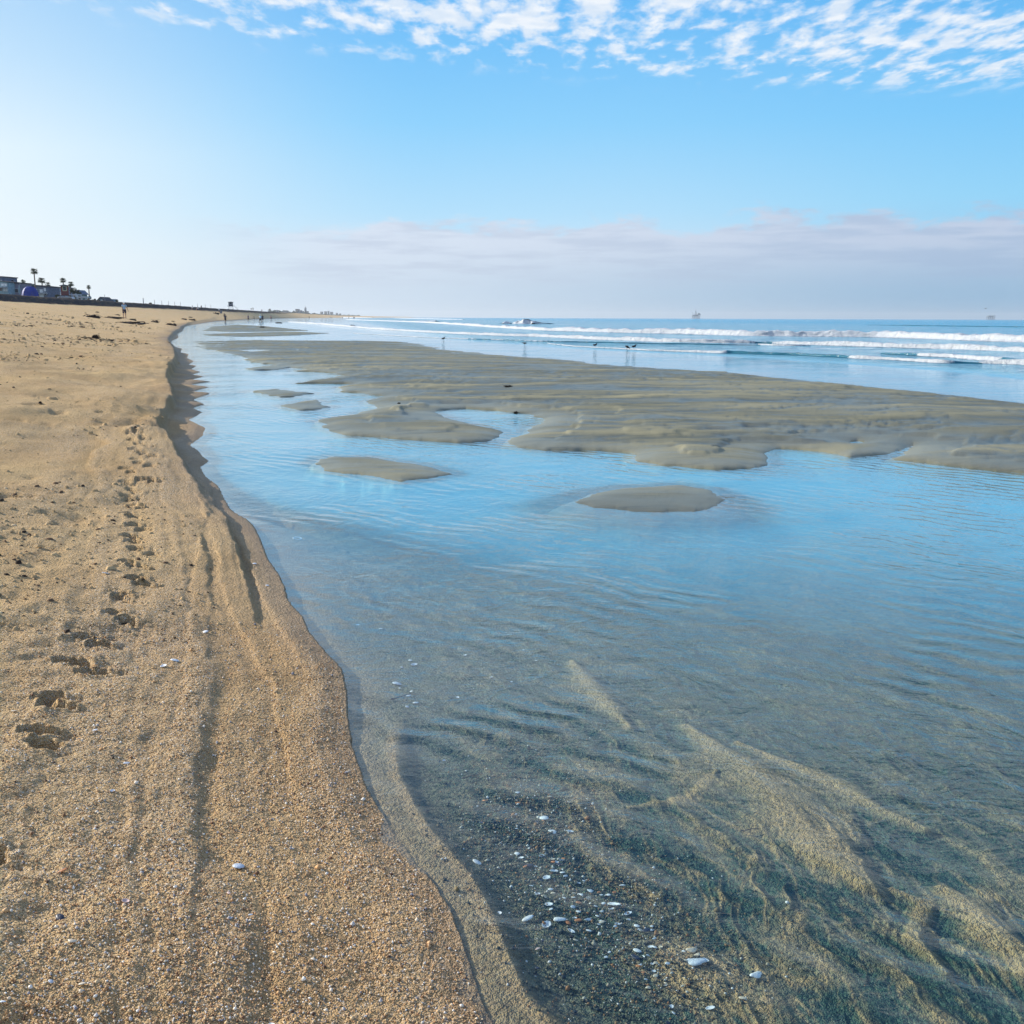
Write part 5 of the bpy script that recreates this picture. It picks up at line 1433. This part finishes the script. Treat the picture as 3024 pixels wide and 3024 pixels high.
for u_, v_, w_, k_, m_n, lb in [(1325,1040,66,'clam','shell_blue',"big pearly white shell on the dry coarse sand"),(700,1254,42,'clam','shell_pink',"pinkish shell on the coarse sand left of the big pearly one"),(625,648,28,'clam','shell_white',"white shell chip on sand above and left of the pearly shell"),
 (530,298,26,'clam','shell_white',"white shell chip right of the paw prints"),(455,1697,38,'chip','shell_cream',"pale round pebble low on the left sand"),(1510,1895,38,'mussel','shell_white',"flat white shell sliver at the bottom of the sand"),
 (485,1912,36,'broken','shell_white',"jagged white chip at the bottom edge on the left"),(1275,1210,24,'chip','shell_pink',"pale pink pebble below the big pearly shell"),(1285,1350,20,'chip','shell_blue',"bluish white pebble further below the pearly shell"),
 (1395,1320,22,'chip','shell_white',"tiny white pebble right of the bluish one"),(1705,1293,26,'chip','shell_cream',"yellowish pebble toward the water on the sand"),(350,1082,50,'broken','shell_orange',"brown chip standing in coarse sand at left"),
 (330,1312,56,'chip','shell_dark',"black stone sunk in the coarse sand at left"),(280,1672,28,'chip','shell_blue',"bluish pebble near the lower left corner"),(75,172,30,'chip','shell_cream',"pale chip at the left edge beside the paw prints"),(700,470,34,'mussel','shell_white',"thin white sliver up the sand from the pearly shell"),
 (400,1470,44,'broken','shell_cream',"cream cluster of chips in the coarse patch at left"),(550,523,22,'chip','shell_cream',"small cream pebble on the mid left sand"),(10,1780,30,'broken','shell_white',"white chip cut by the left edge")]:
    shell(*A5(u_, v_), w_ * .53, k_, m_n, lb)
A4 = lambda u_, v_: (300 + .4141 * u_, 1400 + .4141 * v_)
for u_, v_, w_, lb in [(520,1348,60,"white shell on the sand, right of a close pair above the paw prints"),(440,1382,46,"white shell on the sand, left of the close pair"),(740,1125,44,"white shell chip lying on the long sand ledge"),(25,705,46,"pale shell far left on the smooth sand"),(1090,638,30,"white chip between ledge and water"),(1180,796,26,"small chip close to the creek bank")]:
    shell(*A4(u_, v_), w_ * .4141, 'clam', 'shell_white', lb)
o = shell(877, 1593, 30, 'ring', 'shell_white', "pale ring shaped shell lying alone under the calm blue water")

def twig(px, py, wpx, label, m='kelp'):
    x, y, zz = G(px, py); D_ = math.hypot(x, y, EYE); L_ = wpx * D_ / F
    ia = int(np.clip(np.searchsorted(az, math.atan2(x, y)), 0, NA - 1)); ir = int(np.clip(np.searchsorted(rr, math.hypot(x, y)), 0, NR - 1)); zz = float(Z.reshape(NR, NA)[ir, ia])
    mb = MB(); rnd = random.Random(int(px)); p_ = Vector((-L_ / 2, 0, .006))
    for j in range(6):
        q = p_ + Vector((L_ / 6, rnd.uniform(-.12, .12) * L_, rnd.uniform(0, .03) * L_)); mb.bar(p_, q, L_ * .04 * (1 - j * .1), L_ * .04 * (1 - (j + 1) * .1), 6); p_ = q
    mb.bar((0, 0, .006), (L_ * .15, L_ * .16, .02), L_ * .025, L_ * .01, 5)
    o = mb.build("twig", M_[m]); o.location = (x, y, zz + .004); tagt(o, label, "twig")
twig(1395, 2295, 58, "dark crooked twig under water near the gravel patch"); twig(1190, 2072, 70, "thin dark stick among the shells by the bank")
twig(1618, 2165, 50, "thin bent twig under water in the middle of the creek"); twig(2215, 2470, 50, "short dark twig under water beside pale ripples")
twig(1162, 2740, 30, "tiny dark twig on the coarse sand by the water"); twig(660, 2080, 30, "small dark twig on the sand above the ledge")

# ------------------------------------------------------------------ coarse grains lying loose on the near beach: uncountable, one object
def grains(name, n, region, size, cols, seed, label):
    r_ = np.random.default_rng(seed)
    gx, gy = region(r_, n)
    ia = np.clip(np.searchsorted(az, np.arctan2(gx, gy)), 0, NA - 1); ir = np.clip(np.searchsorted(rr, np.hypot(gx, gy)), 0, NR - 1)
    ok = (sb.reshape(NR, NA)[ir, ia] > .015) if name == "coarse_sand" else (dd.reshape(NR, NA)[ir, ia] > .03)
    gx, gy, ia, ir = gx[ok], gy[ok], ia[ok], ir[ok]; n = len(gx)
    gz = Z.reshape(NR, NA)[ir, ia]
    tv = np.array([(1,0,0),(-1,0,0),(0,1,0),(0,-1,0),(0,0,1),(0,0,-1)], float)
    tf = np.array([(0,2,4),(2,1,4),(1,3,4),(3,0,4),(2,0,5),(1,2,5),(3,1,5),(0,3,5)])
    sc = size(r_, n)[:, None, None] * r_.uniform(.6, 1.25, (n, 1, 3)) * r_.uniform(.8, 1.2, (n, 6, 1))
    ang = r_.uniform(0, 2 * PI, n); tl = r_.uniform(-.6, .6, n)
    v = tv[None] * sc
    x_, y_, z_ = v[..., 0], v[..., 1], v[..., 2]
    y2 = y_ * np.cos(tl)[:, None] - z_ * np.sin(tl)[:, None]; z2 = y_ * np.sin(tl)[:, None] + z_ * np.cos(tl)[:, None]
    x3 = x_ * np.cos(ang)[:, None] - y2 * np.sin(ang)[:, None]; y3 = x_ * np.sin(ang)[:, None] + y2 * np.cos(ang)[:, None]
    co = np.stack([x3 + gx[:, None], y3 + gy[:, None], z2 + gz[:, None] + sc[:, 0, :1] * .35], -1).reshape(-1, 3)
    fc = (tf[None] + (np.arange(n) * 6)[:, None, None]).reshape(-1, 3)
    me = bpy.data.meshes.new(name); me.vertices.add(n * 6); me.loops.add(len(fc) * 3); me.polygons.add(len(fc))
    me.vertices.foreach_set("co", co.astype(np.float32).ravel()); me.loops.foreach_set("vertex_index", fc.astype(np.int32).ravel())
    me.polygons.foreach_set("loop_start", (np.arange(len(fc)) * 3).astype(np.int32)); me.update(calc_edges=True)
    add_attr(me, "tone", np.repeat(r_.random(n), 6))
    m, t = mat(name + "_grain")
    finish(t, principled(t, t.ramp(t.attr("tone"), cols), .75, None, .25))
    tagt(link_mesh(name, me, m), label, "sand", None, "stuff")
def reg_land(r_, n):
    d = 1.45 * (4.6 / 1.45) ** (r_.random(n) ** 1.0); a = np.radians(r_.uniform(-37, 3, n))
    x_, y_ = d * np.sin(a), d * np.cos(a)
    k = (fbm(x_ * 1.1, y_ * .5, 3, 77 + 5) + .33 * r_.standard_normal(n)) > -.08
    return x_[k], y_[k]
GC = [(0, (.08, .05, .04)), (.10, (.30, .15, .08)), (.20, (.60, .40, .21)), (.45, (.70, .52, .30)), (.62, (.62, .33, .14)), (.74, (.76, .60, .40)), (.90, (.90, .86, .78)), (.97, (.30, .30, .34))]
grains("coarse_sand", 150000, reg_land, lambda r_, n: .0019 * np.exp(r_.normal(0, .38, n)), GC, 3, "coarse multicoloured sand grains and shell grit on the near beach")
def reg_bed(r_, n):
    c = r_.random(n); px = np.where(c < .5, r_.normal(1560, 120, n), np.where(c < .75, r_.normal(1760, 150, n), r_.normal(1900, 190, n))); py = np.where(c < .5, r_.normal(2430, 110, n), np.where(c < .75, r_.normal(2640, 110, n), r_.normal(2850, 130, n)))
    dx = (px - 1512) / F; v_ = (1512 - py) / F
    dy = math.cos(PITCH) + v_ * math.sin(PITCH); dz = -math.sin(PITCH) + v_ * math.cos(PITCH); t_ = (EYE + .05) / -dz
    return dx * t_, dy * t_
grains("gravel", 13000, reg_bed, lambda r_, n: .0022 * np.exp(r_.normal(0, .42, n)), [(0, (.02, .03, .04)), (.4, (.08, .09, .06)), (.62, (.22, .17, .09)), (.8, (.32, .15, .06)), (.92, (.40, .38, .30)), (.98, (.75, .75, .75))], 4, "fine gravel and shell grit on the creek bed")

# scraps of dry weed and clods all over the upper beach
def litter():
    r_ = np.random.default_rng(11)
    n = 230000
    d = 4.2 * (95 / 4.2) ** r_.random(n); a = np.radians(r_.uniform(-36, 0, n)); x_, y_ = d * np.sin(a), d * np.cos(a)
    dens = fbm(x_ * .22, y_ * .10, 3, 801) + .5 * fbm(x_ * .9, y_ * .35, 2, 803)
    ia = np.clip(np.searchsorted(az, a), 0, NA - 1); ir = np.clip(np.searchsorted(rr, d), 0, NR - 1)
    sbv = sb.reshape(NR, NA)[ir, ia]; wd = berm_dark.reshape(NR, NA)[ir, ia]
    ok = (sbv > .35) & (wd < .1) & (r_.random(n) < np.clip(.0 + .55 * dens, 0.008, .22) * np.clip(sbv / 2, .1, 1))
    x_, y_, d = x_[ok], y_[ok], d[ok]; gz = Z.reshape(NR, NA)[ir, ia][ok]; n = len(d); k = 6
    tone = r_.random(n) * np.where(r_.random(n) < .12, .42, 1)
    L_ = np.clip(.003 + .00085 * d, 0, .06) * np.exp(r_.normal(0, .45, n)) * np.where(tone < .45, 1.25, 1.0)
    aa = 2 * PI * np.arange(k) / k
    rad = L_[:, None] * r_.uniform(.6, 1.2, (n, k)); el_ = r_.uniform(.4, .85, n)[:, None]; th = r_.uniform(0, PI, n)[:, None]
    p0, p1 = rad * np.cos(aa), rad * el_ * np.sin(aa)
    ex, ey = p0 * np.cos(th) - p1 * np.sin(th), p0 * np.sin(th) + p1 * np.cos(th)
    lo_ = np.stack([x_[:, None] + ex, y_[:, None] + ey, np.repeat(gz[:, None] - .004, k, 1)], -1)
    hh = (L_ * r_.uniform(.30, .60, n))[:, None]
    hi_ = np.stack([x_[:, None] + ex * .55, y_[:, None] + ey * .55, gz[:, None] + hh * r_.uniform(.7, 1.1, (n, k))], -1)
    co = np.concatenate([lo_, hi_], 1).reshape(-1, 3); b = (np.arange(n) * 2 * k)[:, None, None]; q = np.arange(k); q2 = (q + 1) % k
    side = (np.stack([q, q2, q2 + k, q + k], -1)[None] + b).reshape(-1, 4)
    top = (q + k)[None, :] + b[:, 0]
    nf1, nf2 = len(side), n
    me = bpy.data.meshes.new("beach_litter"); me.vertices.add(len(co)); me.loops.add(nf1 * 4 + nf2 * k); me.polygons.add(nf1 + nf2)
    me.vertices.foreach_set("co", co.astype(np.float32).ravel())
    me.loops.foreach_set("vertex_index", np.concatenate([side.ravel(), top.ravel()]).astype(np.int32))
    me.polygons.foreach_set("loop_start", np.concatenate([np.arange(nf1) * 4, nf1 * 4 + np.arange(nf2) * k]).astype(np.int32)); me.update(calc_edges=True)
    add_attr(me, "tone", np.repeat(tone, 2 * k))
    m, t = mat("litter"); finish(t, principled(t, t.ramp(t.attr("tone"), [(0, (.05, .035, .025)), (.07, (.16, .10, .06)), (.16, (.48, .33, .17)), (.7, (.62, .43, .22)), (.95, (.72, .54, .33))], 'CONSTANT'), .9, None, .1))
    tagt(link_mesh("beach_litter", me, m), "scattered scraps of dry weed and sand clods on the beach", "litter", None, "stuff")
    print("litter", n)
litter()

# ------------------------------------------------------------------ the air over the whole place
hz = MB().box(-13000, 13500, -60, 14500, -1.6, 82).build("haze", None)
hz["kind"] = "stuff"; hz["label"] = "thin sea haze over the whole beach"; hz["category"] = "haze"
m = bpy.data.materials.new("haze"); m.use_nodes = True; t = NT(m.node_tree); t.n.clear()
pv = t.new('ShaderNodeVolumePrincipled'); pv.inputs['Color'].default_value = (.86, .93, 1, 1); pv.inputs['Density'].default_value = HAZE; pv.inputs['Anisotropy'].default_value = .3
o_ = t.new('ShaderNodeOutputMaterial'); t.l.new(pv.outputs[0], o_.inputs['Volume'])
hz.data.materials.append(m)
